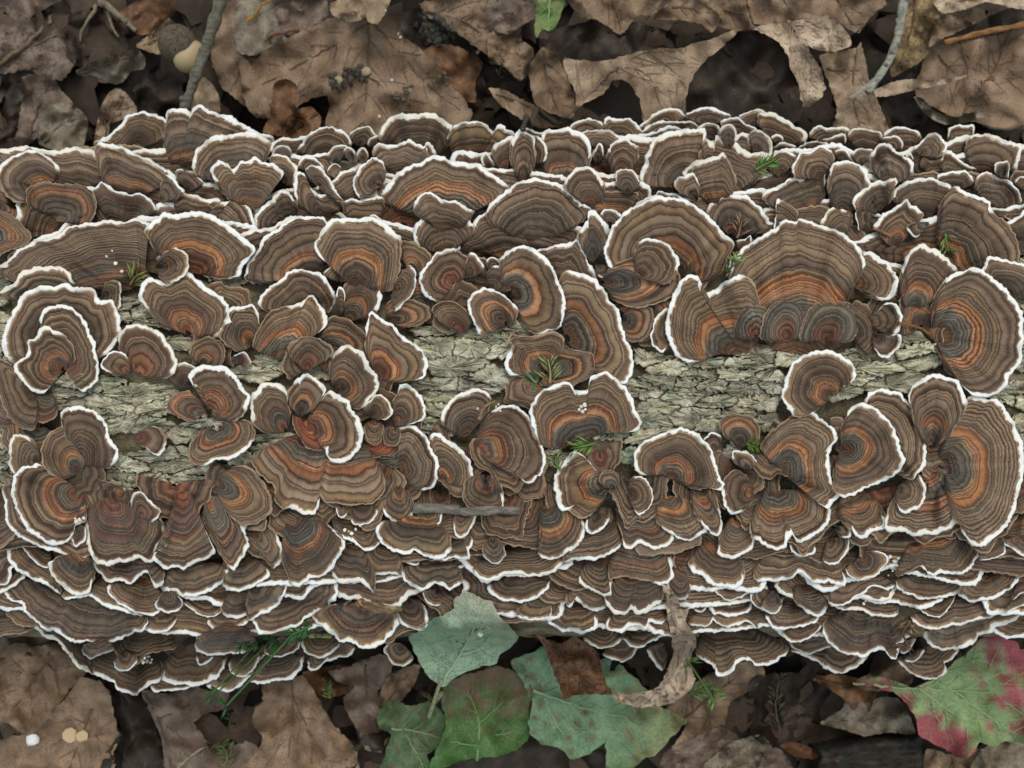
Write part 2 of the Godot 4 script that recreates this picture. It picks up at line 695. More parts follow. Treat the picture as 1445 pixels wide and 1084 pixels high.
func filler(x: float, y: float, wide: float, deep: float, dir: float) -> void:
	var k := Cap.new()
	k.style = PackedStringArray(["d"] if rng.randf() < 0.4 else ["o25"] if rng.randf() < 0.5 else ["r"])
	k.style.append("n" if rng.randf() < 0.22 or (y > 655.0 and y < 745.0) else "w8-92")
	k.a = Vector2(x - wide * 0.25, y)
	k.b = Vector2(x + wide * 0.25, y)
	var ph := rng.randf() * 6.0
	var lean := rng.randf_range(-0.35, 0.35)
	y += rng.randf_range(-9, 9)
	if rng.randf() < 0.6:
		k.a = Vector2(x, y)
		k.b = k.a
	else:
		k.a = Vector2(x - wide * 0.2, y + lean * 24.0)
		k.b = Vector2(x + wide * 0.2, y - lean * 24.0)
	for i in 13:
		var q := PI * (1.08 - i / 12.0 * 1.16) + lean * 0.3
		var wob := 1.0 + 0.09 * sin(q * 5.0 + ph) + 0.06 * sin(q * 9.0 + ph * 2.0)
		k.rim.append(Vector2(x + cos(q) * wide * 0.5 * wob, y + dir * (sin(q) + 0.05) * deep * wob))
	k.filler = true
	add_cap(k)
	k.key += 40.0


func patch(x: float, y: float, wide: float, deep: float, angle: float) -> void:
	var k := Cap.new()
	var d := Vector2.from_angle(deg_to_rad(angle))
	var side := d.orthogonal()
	k.style = PackedStringArray([["n", "O45"], ["n", "r"], ["n", "O60", "b", "s"], ["n", "q", "s"], ["n", "o30"], ["n", "d", "s"]][rng.randi() % 6])
	k.a = Vector2(x, y)
	k.b = k.a
	var ph := rng.randf() * 6.0
	for i in 13:
		var q := PI * (-0.12 + i / 12.0 * 1.24)
		var wob := 1.0 + 0.1 * sin(q * 4.0 + ph) + 0.07 * sin(q * 8.0 + ph * 2.0)
		k.rim.append(k.a + (side * cos(q) * wide * 0.5 + d * sin(q) * deep) * wob)
	add_cap(k)
	k.key += 55.0


func grow_fungi() -> void:
	var count_hand := caps.size()
	for row in 4:
		for i in 11:
			var x := -40.0 + i * 150.0 + rng.randf_range(-40, 40)
			filler(x, 262.0 + row * 34.0 + rng.randf_range(-8, 8), rng.randf_range(150, 230), rng.randf_range(48, 62), -1.0)
			x = -40.0 + i * 150.0 + rng.randf_range(-40, 40)
			filler(x, 838.0 - row * 36.0 + rng.randf_range(-8, 8), rng.randf_range(160, 260), rng.randf_range(50, 64), 1.0)
	for i in 17:
		filler(-30.0 + i * 92.0 + rng.randf_range(-20, 20), 694.0 + rng.randf_range(-14, 8), rng.randf_range(70, 120), rng.randf_range(50, 70), 1.0)
		filler(12.0 + i * 92.0 + rng.randf_range(-20, 20), 715.0 + rng.randf_range(-14, 8), rng.randf_range(70, 120), rng.randf_range(50, 70), 1.0)
	for x: float in [410.0, 500.0, 590.0, 690.0, 790.0, 860.0, 1240.0, 1330.0, 1420.0, 40.0, 130.0]:
		filler(x + rng.randf_range(-15, 15), 412.0 + rng.randf_range(-8, 8), rng.randf_range(90, 130), rng.randf_range(46, 60), -1.0)
	# rimless older growth between the caps along the middle of the log
	patch(445, 512, 86, 62, -90)
	patch(500, 545, 90, 60, -30)
	patch(470, 590, 80, 60, 60)
	patch(540, 592, 80, 54, 20)
	patch(600, 628, 80, 60, 60)
	patch(650, 640, 84, 60, 100)
	patch(706, 630, 80, 62, 70)
	patch(740, 655, 70, 54, 90)
	patch(330, 672, 80, 50, 100)
	patch(392, 668, 84, 56, 80)
	patch(455, 672, 90, 52, 90)
	patch(560, 668, 80, 56, 90)
	patch(318, 452, 84, 56, -100)
	patch(372, 470, 70, 50, -60)
	patch(300, 500, 60, 40, -90)
	patch(1040, 662, 76, 54, 100)
	patch(1085, 634, 70, 50, 40)
	patch(1250, 452, 80, 60, -60)
	patch(1300, 462, 76, 56, -80)
	patch(905, 452, 76, 60, -30)
	patch(870, 428, 80, 60, -60)
	patch(590, 440, 90, 54, -80)
	patch(655, 448, 80, 50, -100)
	patch(760, 540, 70, 50, 150)
	patch(846, 640, 60, 46, 90)
	patch(1180, 640, 90, 60, 20)
	patch(1310, 610, 90, 70, 60)
	patch(1320, 700, 90, 60, 80)
	patch(60, 600, 90, 66, 170)
	patch(95, 660, 90, 60, 60)
	patch(30, 560, 90, 60, 190)
	patch(300, 600, 60, 40, 30)
	patch(190, 704, 110, 50, 95)
	patch(260, 712, 110, 50, 85)
	patch(1000, 452, 110, 46, -100)
	patch(1110, 462, 120, 40, -95)
	patch(1200, 470, 90, 42, -60)
	caps.sort_custom(func(p, q): return p.key > q.key)
	for i in caps.size():
		shape_cap(caps[i])
		lay_cap(caps[i], i)
	for cl in id_grid.size():
		var x := (cl % GX) * CELL - OFF
		var y := (cl / GX) * CELL - OFF
		var id := id_grid[cl]
		if id >= 0 and x > 0 and x < 1445 and y > 0 and y < 1084:
			var k := caps[id]
			k.seen += 1
			k.cx += x
			k.cy += y
	var shown: Array[Cap] = []
	for k in caps:
		if k.seen >= (14 if k.filler else 4):
			k.cx /= k.seen
			k.cy /= k.seen
			shown.append(k)
	shown.sort_custom(func(p, q): return p.seen > q.seen)
	print("caps ", count_hand, " shown ", shown.size(), " fillers ", shown.filter(func(p): return p.filler).size())
	name_caps(shown)


# ---------------------------------------------------------------- the log and its bark

func build_log() -> Node3D:
	var nx := 420
	var na := 150
	var pts := PackedVector3Array()
	var colors := PackedColorArray()
	var ridged := FastNoiseLite.new()
	ridged.seed = 4
	ridged.fractal_type = FastNoiseLite.FRACTAL_RIDGED
	ridged.fractal_octaves = 3
	ridged.frequency = 1.0
	for i in nx + 1:
		var x := lerpf(-0.33, 0.33, i / float(nx))
		for j in na + 1:
			var ang := lerpf(-2.0, 2.0, j / float(na))
			var crack := ridged.get_noise_2d(x * 16.0, ang * 9.0)
			var r := LOG_R - 0.0005 - 0.0022 * maxf(0.0, crack) + 0.0012 * soft.get_noise_2d(x * 2600.0, ang * 500.0)
			pts.append(Vector3(x, LOG_Y + cos(ang) * r, LOG_Z + sin(ang) * r))
			var v := 0.20 + 0.10 * soft.get_noise_2d(x * 1500.0, ang * 300.0)
			colors.append(lin(v * 1.1, v * 0.95, v * 0.7))
	var idx := PackedInt32Array()
	for i in nx:
		for j in na:
			var o := i * (na + 1) + j
			idx.append_array([o, o + 1, o + na + 1, o + 1, o + na + 2, o + na + 1])
	var o := thing("fallen_log", "fallen log with pale lichened bark, lying across the whole leaf litter", "log")
	part("inner_bark", sheet(pts, smooth_normals(pts, idx), colors, PackedVector2Array(), idx), mat.bark, o)
	return o


func open_bark(p: Vector2) -> bool:
	return id_grid[cell_of(p)] < 0


func lay_bark(log_thing: Node3D) -> void:
	# plates of bark between the brackets, parted by long cracks
	var sites := PackedVector2Array()
	var rows := 26
	for j in rows:
		var x := -30.0 + (j % 2) * 17.0
		while x < 1480.0:
			if rng.randf() < 0.78:
				sites.append(Vector2(x + rng.randf_range(-20, 20), (335.0 + j * 14.5 + rng.randf_range(-7, 7)) * 2.9))
			x += 36.0 + rng.randf_range(-18, 50)
	for i in sites.size():
		var c0 := sites[i]
		var near := 0
		for dx in [-14, 0, 14]:
			for dy in [-6, 0, 6]:
				if open_bark(Vector2(c0.x + dx, c0.y / 2.9 + dy)):
					near += 1
		if near < 2:
			continue
		var poly := PackedVector2Array([c0 + Vector2(-80, -70), c0 + Vector2(80, -70), c0 + Vector2(80, 70), c0 + Vector2(-80, 70)])
		for k in sites.size():
			var d := sites[k] - c0
			if k == i or absf(d.x) > 150.0 or absf(d.y) > 150.0:
				continue
			var nrm := d.normalized()
			var lim := d.length() * 0.5 - (0.15 + 4.2 * absf(nrm.y) * maxf(0.0, soft.get_noise_2d(c0.x * 0.8, c0.y * 1.3)))
			var kept := PackedVector2Array()
			for q in poly.size():
				var p := poly[q]
				var r := poly[(q + 1) % poly.size()]
				var dp := (p - c0).dot(nrm) - lim
				var dr := (r - c0).dot(nrm) - lim
				if dp <= 0.0:
					kept.append(p)
				if (dp < 0.0) != (dr < 0.0):
					kept.append(p.lerp(r, dp / (dp - dr)))
			poly = kept
			if poly.size() < 3:
				break
		if poly.size() < 3:
			continue
		for q in poly.size():
			poly[q] = Vector2(poly[q].x, poly[q].y / 2.9)
		plate(Vector2(c0.x, c0.y / 2.9), poly, log_thing)


func plate(mid: Vector2, poly: PackedVector2Array, log_thing: Node3D) -> void:
	var line := PackedVector2Array()
	for q in poly.size():
		var p := poly[q]
		var r := poly[(q + 1) % poly.size()]
		var steps := maxi(1, int(p.distance_to(r) / 3.2))
		for s in steps:
			var e := p.lerp(r, s / float(steps))
			e += Vector2(soft.get_noise_2d(e.x * 9.0, e.y * 9.0), soft.get_noise_2d(e.x * 9.0 + 500.0, e.y * 9.0)) * 4.6
			line.append(e)
	var n := line.size()
	var up := rng.randf_range(0.0004, 0.0030) + maxf(0.0, soft.get_noise_2d(mid.x * 0.5, mid.y * 2.0)) * 0.004
	var tilt := Vector2(rng.randf_range(-1, 1), rng.randf_range(-1, 1)) * 0.00004
	var base := log_height(mid.y)
	var where := spot(mid.x, mid.y, base)
	var tone := rng.randf_range(0.66, 1.12)
	var hue := rng.randf()
	var pts := PackedVector3Array()
	var colors := PackedColorArray()
	var rings := [1.04, 1.0, 0.9, 0.62, 0.3, 0.0]
	for k in rings.size():
		for i in n:
			var p := mid + (line[i] - mid) * float(rings[k])
			var h := log_height(p.y)
			if k == 0:
				h -= 0.0022
			else:
				h += up + tilt.dot(p - mid) + (0.0 if k > 1 else -0.0005) + 0.0024 * soft.get_noise_2d(p.x * 2.0, p.y * 11.0) + 0.0008 * soft.get_noise_2d(p.x * 8.0, p.y * 30.0)
			pts.append(spot(p.x, p.y, h) - where)
			var v := tone * (1.0 + 0.25 * soft.get_noise_2d(p.x * 4.0, p.y * 4.0 + 90.0))
			var col := lin(0.75, 0.715, 0.60).lerp(lin(0.62, 0.625, 0.53), hue) * v * (1.06 - 0.42 * smoothstep(0.05, 0.5, soft.get_noise_2d(p.x * 0.9 + 33.0, p.y * 3.2)))
			var teal := maxf(exp(-pow(p.distance_to(Vector2(866, 596)) / 26.0, 2.0)), exp(-pow(p.distance_to(Vector2(876, 648)) / 24.0, 2.0))) + 0.5 * smoothstep(0.35, 0.55, soft.get_noise_2d(p.x * 1.2 + 700.0, p.y * 1.2))
			col = col.lerp(lin(0.33, 0.44, 0.36) * v, minf(0.75, teal))
			if k == 0:
				col = lin(0.16, 0.125, 0.08)
			elif k == 1:
				col = col.lerp(lin(0.22, 0.17, 0.11), 0.3)
			colors.append(Color(col.r, col.g, col.b))
	var idx := PackedInt32Array()
	for k in rings.size() - 1:
		for i in n:
			var a := k * n + i
			var b := k * n + (i + 1) % n
			idx.append_array([a, a + n, b, b, a + n, b + n])
	var area := 0.0
	for i in n:
		area += line[i].cross(line[(i + 1) % n])
	if area < 0.0:
		for q in range(0, idx.size(), 3):
			var s := idx[q]
			idx[q] = idx[q + 1]
			idx[q + 1] = s
	var o := part("bark_plate", sheet(pts, smooth_normals(pts, idx), colors, PackedVector2Array(), idx), mat.bark, log_thing)
	o.position = where


# ---------------------------------------------------------------- leaves

var litter_grid := PackedFloat32Array()
var last_leaf: Node3D


func leaf_texture(sd: int, flecks: float, veins: bool) -> Array:
	var s := 768
	var cloud := noise_image(FastNoiseLite.TYPE_SIMPLEX, 0.007, s, s, sd, 5)
	var fine := noise_image(FastNoiseLite.TYPE_SIMPLEX, 0.06, s, s, sd + 1, 4)
	var cells := noise_image(FastNoiseLite.TYPE_CELLULAR, 0.05, s, s, sd + 2, 2)
	var spots := noise_image(FastNoiseLite.TYPE_SIMPLEX, 0.024, s, s, sd + 3, 1)
	var out := PackedByteArray()
	out.resize(s * s * 3)
	var bump := PackedByteArray()
	bump.resize(s * s)
	var curve := PackedByteArray()
	curve.resize(1025)
	for i in 1025:
		curve[i] = int(255.0 * pow(i / 1024.0, 1.0 / 2.2))
	var histo := PackedInt32Array()
	histo.resize(256)
	for v in spots:
		histo[v] += 1
	var level := 255
	var sum := 0
	while level > 0 and sum < flecks * s * s:
		sum += histo[level]
		level -= 1
	for i in s * s:
		var g := 0.70 + (cloud[i] - 128) * 0.0017 + (fine[i] - 128) * 0.0021 + (cells[i] - 128) * (0.0014 if veins else 0.0011)
		var d := clampf((spots[i] - level) / 12.0, 0.0, 1.0)
		g *= 1.0 - 0.8 * d
		var k := clampi(int(g * 1250.0), 0, 1024)
		out[i * 3] = curve[k]
		out[i * 3 + 1] = curve[mini(1024, int(k * (0.98 + 0.02 * d)))]
		out[i * 3 + 2] = curve[mini(1024, int(k * (0.95 + 0.12 * d)))]
		bump[i] = clampi(128 + int((fine[i] - 128) * 0.5 + (cells[i] - 128) * 0.5), 0, 255)
	return [ImageTexture.create_from_image(Image.create_from_data(s, s, false, Image.FORMAT_RGB8, out)), ImageTexture.create_from_image(Image.create_from_data(s, s, false, Image.FORMAT_L8, bump))]


func leaf_materials() -> void:
	var kinds := {"dry": [21, 0.012, false], "spot": [31, 0.13, false], "green": [41, 0.008, true], "speck": [61, 0.26, false]}
	for name_: String in kinds:
		var f: Array = kinds[name_]
		var t := leaf_texture(f[0], f[1], f[2])
		var m := plain(name_ + "_leaf", Color.WHITE, 0.5 if name_ != "green" else 0.42)
		m.albedo_texture = t[0]
		m.vertex_color_use_as_albedo = true
		m.uv1_triplanar = true
		m.uv1_scale = Vector3(13, 13, 13) if name_ not in ["spot", "speck"] else (Vector3(13, 13, 13) if name_ == "spot" else Vector3(11, 11, 11))
		m.uv1_offset = Vector3(0.3, 0.1, 0.7)
		m.heightmap_enabled = true
		m.heightmap_texture = t[1]
		m.heightmap_scale = 0.035
		m.backlight_enabled = true
		m.backlight = Color(0.12, 0.12, 0.12) if name_ != "green" else Color(0.3, 0.3, 0.3)
		mat[name_] = m
	var v := plain("leaf_vein", Color.WHITE, 0.7)
	v.vertex_color_use_as_albedo = true
	mat.vein = v
	var wood := plain("weathered_wood", Color.WHITE, 0.85)
	var wt := bark_texture(77)
	wood.albedo_texture = wt[0]
	wood.vertex_color_use_as_albedo = true
	wood.uv1_triplanar = true
	wood.uv1_scale = Vector3(20, 60, 60)
	wood.heightmap_enabled = true
	wood.heightmap_texture = wt[1]
	wood.heightmap_scale = 0.05
	mat.wood = wood


var tones := {
	"dry": [lin(0.335, 0.235, 0.155), lin(0.215, 0.147, 0.096)],
	"pale": [lin(0.43, 0.325, 0.22), lin(0.31, 0.222, 0.148)],
	"grey": [lin(0.30, 0.26, 0.20), lin(0.20, 0.165, 0.12)],
	"dark": [lin(0.066, 0.05, 0.037), lin(0.036, 0.028, 0.022)],  # dark browns, deepened to hold the shadow behind the arched leaf
	"mauve": [lin(0.245, 0.186, 0.146), lin(0.155, 0.113, 0.088)],
	"rust": [lin(0.25, 0.135, 0.07), lin(0.15, 0.08, 0.045)],
	"tan": [lin(0.62, 0.49, 0.36), lin(0.46, 0.35, 0.25)],
	"amber": [lin(0.38, 0.28, 0.14), lin(0.17, 0.115, 0.06)],
	"mint": [lin(0.30, 0.44, 0.30), lin(0.38, 0.39, 0.30)],
	"deep": [lin(0.115, 0.20, 0.10), lin(0.10, 0.155, 0.075)],
	"lime": [lin(0.095, 0.20, 0.065), lin(0.17, 0.125, 0.075)],
	"maple": [lin(0.20, 0.34, 0.20), lin(0.25, 0.29, 0.13)],
	"red": [lin(0.27, 0.40, 0.19), lin(0.36, 0.10, 0.115)],
	"blade": [lin(0.17, 0.29, 0.10), lin(0.20, 0.26, 0.10)],
}


func leaf(label: String, look: String, height: float, lean: Vector2, cup: float, outline: String, veins := "", skin := "", over := false, child := "") -> void:
	const U := 10.0 / 3.87
	var f := outline.split_floats(" ", false)
	var rough := PackedVector2Array()
	for i in range(0, f.size() - 1, 2):
		rough.append(Vector2(ox + f[i] * U, oy + f[i + 1] * U))
	var mid := Vector2.ZERO
	var lo := rough[0]
	var hi := rough[0]
	for p in rough:
		mid += p / rough.size()
		lo = lo.min(p)
		hi = hi.max(p)
	var size := hi - lo
	var step := clampf(sqrt(size.x * size.y) / 17.0, 3.5, 11.0)
	var edge := PackedVector2Array()
	for q in rough.size():
		var p := rough[q]
		var r := rough[(q + 1) % rough.size()]
		var p0 := rough[(q - 1 + rough.size()) % rough.size()]
		var r1 := rough[(q + 2) % rough.size()]
		var parts := maxi(1, int(p.distance_to(r) / (step * 0.55)))
		for s in parts:
			var e := p.cubic_interpolate(r, p0, r1, s / float(parts)).lerp(p.lerp(r, s / float(parts)), 0.4)
			e += Vector2(soft.get_noise_2d(e.x * 7.0, e.y * 7.0), soft.get_noise_2d(e.x * 7.0 + 900.0, e.y * 7.0)) * step * 0.32
			edge.append(e)
	var pts2 := edge.duplicate()
	var n_edge := edge.size()
	var y := lo.y + step * 0.5
	var odd := false
	while y < hi.y:
		var x := lo.x + (step * 0.5 if odd else 0.0)
		while x < hi.x:
			var p := Vector2(x, y) + Vector2(rng.randf_range(-0.2, 0.2), rng.randf_range(-0.2, 0.2)) * step
			if Geometry2D.is_point_in_polygon(p, edge):
				pts2.append(p)
			x += step
		odd = not odd
		y += step * 0.87
	var tri := Geometry2D.triangulate_delaunay(pts2)
	var sd := rng.randf() * 900.0
	var axis := Vector2.from_angle(rng.randf() * PI)
	if lean != Vector2.ZERO:
		axis = lean.normalized().orthogonal()
	var hs := PackedFloat32Array()
	var tone: Array = tones[look]
	var colors := PackedColorArray()
	for pi in pts2.size():
		var p := pts2[pi]
		var d := p - mid
		var rimd := 0.0
		if pi >= n_edge:
			rimd = 1e9
			for e in range(0, n_edge, 2):
				rimd = minf(rimd, edge[e].distance_squared_to(p))
			rimd = sqrt(rimd)
		var curl := exp(-rimd / (5.0 + 0.09 * minf(size.x, size.y)))
		var side := axis.orthogonal().dot(d) / 100.0
		var own := height + lean.dot(d) * 0.00001 + cup * 0.001 * side * side + 0.0095 * soft.get_noise_2d(p.x * 0.8, p.y * 0.8 + sd) + 0.0028 * soft.get_noise_2d(p.x * 3.0 + sd, p.y * 3.0)
		own += curl * (0.0012 + 0.010 * clampf(soft.get_noise_2d(p.x * 1.1 + sd, p.y * 1.1 + 60.0) + 0.1, -0.2, 0.6))
		var cl := cell_of(p)
		var low := litter_grid[cl]
		if over:
			low = maxf(low, maxf(ground_grid[cl], maxf(ground_grid[cl + 1], ground_grid[cl - GX])))
		own = maxf(own, low + 0.0008)
		hs.append(own)
		var mixq := smoothstep(-0.25, 0.3, soft.get_noise_2d(p.x * 1.5 + sd, p.y * 1.5) + 0.35 * soft.get_noise_2d(p.x * 6.0 + sd, p.y * 6.0))
		if look == "red":
			var blot := 45.0 * soft.get_noise_2d(p.x * 1.4, p.y * 1.4) + 14.0 * soft.get_noise_2d(p.x * 6.0, p.y * 6.0)
			mixq = maxf(smoothstep(22.0, 46.0, d.y * 0.8 - d.x * 0.62 + blot), smoothstep(40.0, 66.0, d.x * 0.72 - d.y * 0.45 + blot * 1.3))
		elif look == "mint":
			mixq = smoothstep(10.0, -70.0, d.y - d.x * 0.4)
		elif look == "lime":
			mixq = smoothstep(20.0, -50.0, d.y + 60.0 * soft.get_noise_2d(p.x * 2.0, p.y * 2.0))
		elif look == "maple":
			mixq = smoothstep(0.0, 110.0, d.x + 60.0 * soft.get_noise_2d(p.x * 3.0, p.y * 3.0))
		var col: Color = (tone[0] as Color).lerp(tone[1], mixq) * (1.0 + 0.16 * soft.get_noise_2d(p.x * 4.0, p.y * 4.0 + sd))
		if (look == "maple" or look == "deep") and soft.get_noise_2d(p.x * 5.0 + 31.0, p.y * 5.0 + sd) > 0.36:
			col = col.lerp(lin(0.15, 0.085, 0.05), 0.75)
		if skin != "green":
			col *= 1.0 - 0.35 * curl * smoothstep(-0.1, 0.4, soft.get_noise_2d(p.x * 2.0, p.y * 2.0 + sd + 40.0))
		colors.append(Color(col.r, col.g, col.b))
	for k in 2:
		# even out the steps where it lies over other leaves
		var sum := PackedFloat32Array()
		sum.resize(hs.size())
		var count := PackedFloat32Array()
		count.resize(hs.size())
		for q in range(0, tri.size(), 3):
			for e in 3:
				var a := tri[q + e]
				var b := tri[q + (e + 1) % 3]
				sum[a] += hs[b]
				count[a] += 1.0
		for q in hs.size():
			if count[q] > 0.0:
				hs[q] = maxf(hs[q], lerpf(hs[q], sum[q] / count[q], 0.6))
	var n := pts2.size()
	var where := spot(mid.x, mid.y, height)
	var owner_: Node3D
	if child:
		owner_ = last_leaf
		where = owner_.position
	var pts := PackedVector3Array()
	for k in 2:
		for q in n:
			pts.append(spot(pts2[q].x, pts2[q].y, hs[q] - 0.0003 * k) - where)
	var idx := PackedInt32Array()
	for q in range(0, tri.size(), 3):
		var a := tri[q]
		var b := tri[q + 1]
		var c2 := tri[q + 2]
		if not Geometry2D.is_point_in_polygon((pts2[a] + pts2[b] + pts2[c2]) / 3.0, edge):
			continue
		if (pts2[b] - pts2[a]).cross(pts2[c2] - pts2[a]) < 0.0:
			var s := b
			b = c2
			c2 = s
		idx.append_array([a, b, c2, n + a, n + c2, n + b])
		for w in [Vector3(1, 0, 0), Vector3(0, 1, 0), Vector3(0, 0, 1), Vector3(0.33, 0.33, 0.34), Vector3(0.5, 0.5, 0), Vector3(0, 0.5, 0.5), Vector3(0.5, 0, 0.5)]:
			var cl := cell_of(pts2[a] * w.x + pts2[b] * w.y + pts2[c2] * w.z)
			litter_grid[cl] = maxf(litter_grid[cl], hs[a] * w.x + hs[b] * w.y + hs[c2] * w.z)
	var area := 0.0
	for q in n_edge:
		area += edge[q].cross(edge[(q + 1) % n_edge])
	for q in n_edge:
		var r := (q + 1) % n_edge
		if area > 0.0:
			idx.append_array([q, n + q, r, r, n + q, n + r])
		else:
			idx.append_array([q, r, n + q, r, n + r, n + q])
	var ns := smooth_normals(pts, idx)
	colors.append_array(colors)
	if not child:
		owner_ = thing("oak_leaf" if skin != "green" else "green_leaf", label, "leaf", where, "leaves in the litter" if skin != "green" else "")
		last_leaf = owner_
	part(child if child else "blade", sheet(pts, ns, colors, PackedVector2Array(), idx), mat[skin if skin else "dry"], owner_)
	if veins == "":
		return
	var vc: Color = (tone[1] as Color) * 0.6
	if skin == "green":
		vc = (tone[0] as Color).lerp(lin(0.36, 0.42, 0.24), 0.35)
	var first := true
	for line in veins.split("/"):
		var g := line.split_floats(" ", false)
		var raw := PackedVector2Array()
		for i in range(0, g.size() - 1, 2):
			raw.append(Vector2(ox + g[i] * U, oy + g[i + 1] * U))
		var main := PackedVector2Array()
		for q in raw.size() - 1:
			for s in 7:
				var e := raw[q].cubic_interpolate(raw[q + 1], raw[maxi(q - 1, 0)], raw[mini(q + 2, raw.size() - 1)], s / 7.0)
				main.append(e + Vector2(soft.get_noise_2d(e.x * 4.0, e.y * 4.0), soft.get_noise_2d(e.x * 4.0, e.y * 4.0 + 300.0)) * 2.0)
		main.append(raw[raw.size() - 1])
		part("midrib" if first else "vein", tube(on_leaf(main, pts2, hs, where), 0.0008 if first else 0.0005, 0.00025, vc, 5), mat.vein, owner_)
		# fine side veins off this one, out towards the edge
		var gap := 3 if first else 4
		var k2 := gap
		while k2 < main.size() - 2:
			var d := (main[k2 + 1] - main[k2 - 1]).normalized()
			for sgn: float in [-1.0, 1.0]:
				var turn := d.rotated(sgn * rng.randf_range(0.65, 0.95))
				var fine := PackedVector2Array([main[k2]])
				for s in 9:
					var nx := fine[fine.size() - 1] + turn * 7.0
					if not Geometry2D.is_point_in_polygon(nx, edge):
						break
					fine.append(nx)
					turn = turn.rotated(-sgn * rng.randf_range(0.0, 0.09))
				if fine.size() > 2:
					part("vein", tube(on_leaf(fine, pts2, hs, where), 0.0003, 0.00012, vc.lerp(tone[0], 0.3), 4), mat.vein, owner_)
			k2 += gap
		first = false


func pale_spots(spots: String) -> void:
	# pale dead patches on the last leaf, a hair proud of its blade
	var g := spots.split_floats(" ", false)
	for i in range(0, g.size() - 2, 3):
		var m := lump(Vector2(g[i], g[i + 1]), g[i + 2], lin(0.50, 0.38, 0.22), 0.07, 0.0009)
		var o := part("pale_spot", m.mesh, m.material_override, last_leaf)
		o.position = m.position - last_leaf.position
		m.free()


func on_leaf(line: PackedVector2Array, pts2: PackedVector2Array, hs: PackedFloat32Array, where: Vector3) -> PackedVector3Array:
	var path := PackedVector3Array()
	for e in line:
		var sum := 0.0
		var wsum := 0.0
		var top := -1.0
		for w in pts2.size():
			var dd := pts2[w].distance_squared_to(e)
			if dd < 160.0:
				var k := 1.0 / (dd + 1.0)
				sum += hs[w] * k
				wsum += k
		top = sum / wsum if wsum > 0.0 else where.y
		path.append(spot(e.x, e.y, top + 0.00012) - where)
	for pass_ in 2:
		var old := path.duplicate()
		for i in range(1, path.size() - 1):
			path[i].y = (old[i - 1].y + old[i].y * 2.0 + old[i + 1].y) * 0.25
	return path


func tube(path: PackedVector3Array, r0: float, r1: float, color: Color, sides := 7, knots := 0.0) -> ArrayMesh:
	var pts := PackedVector3Array()
	var colors := PackedColorArray()
	var n := path.size()
	for i in n:
		var d := (path[mini(i + 1, n - 1)] - path[maxi(i - 1, 0)]).normalized()
		var u := d.cross(Vector3.UP if absf(d.y) < 0.9 else Vector3.RIGHT).normalized()
		var v := u.cross(d)
		var r := lerpf(r0, r1, i / float(n - 1))
		if knots > 0.0:
			r *= 1.0 + knots * soft.get_noise_2d(i * 23.0, r0 * 1e6) + 0.5 * knots * soft.get_noise_2d(i * 60.0, r0 * 1e6)
		for s in sides:
			var a := TAU * s / sides
			var rr := r * (1.0 + knots * 0.6 * soft.get_noise_2d(i * 14.0, s * 40.0))
			pts.append(path[i] + (u * cos(a) + v * sin(a)) * rr)
			var c2 := color * (1.0 + 1.1 * knots * soft.get_noise_2d(i * 7.0, s * 31.0 + 9.0))
			colors.append(Color(c2.r, c2.g, c2.b))
	var idx := PackedInt32Array()
	for i in n - 1:
		for s in sides:
			var a := i * sides + s
			var b := i * sides + (s + 1) % sides
			idx.append_array([a, a + sides, b, b, a + sides, b + sides])
	for e in 2:
		var at_ := pts.size()
		pts.append(path[0] if e == 0 else path[n - 1])
		colors.append(color)
		var o := 0 if e == 0 else (n - 1) * sides
		for s in sides:
			if e == 0:
				idx.append_array([at_, o + s, o + (s + 1) % sides])
			else:
				idx.append_array([at_, o + (s + 1) % sides, o + s])
	# turn the skin outwards if it came out inside out
	var t := (pts[idx[2]] - pts[idx[0]]).cross(pts[idx[1]] - pts[idx[0]])
	if t.dot(pts[0] - path[0]) < 0.0:
		for q in range(0, idx.size(), 3):
			var s := idx[q]
			idx[q] = idx[q + 1]
			idx[q + 1] = s
	return sheet(pts, smooth_normals(pts, idx), colors, PackedVector2Array(), idx)


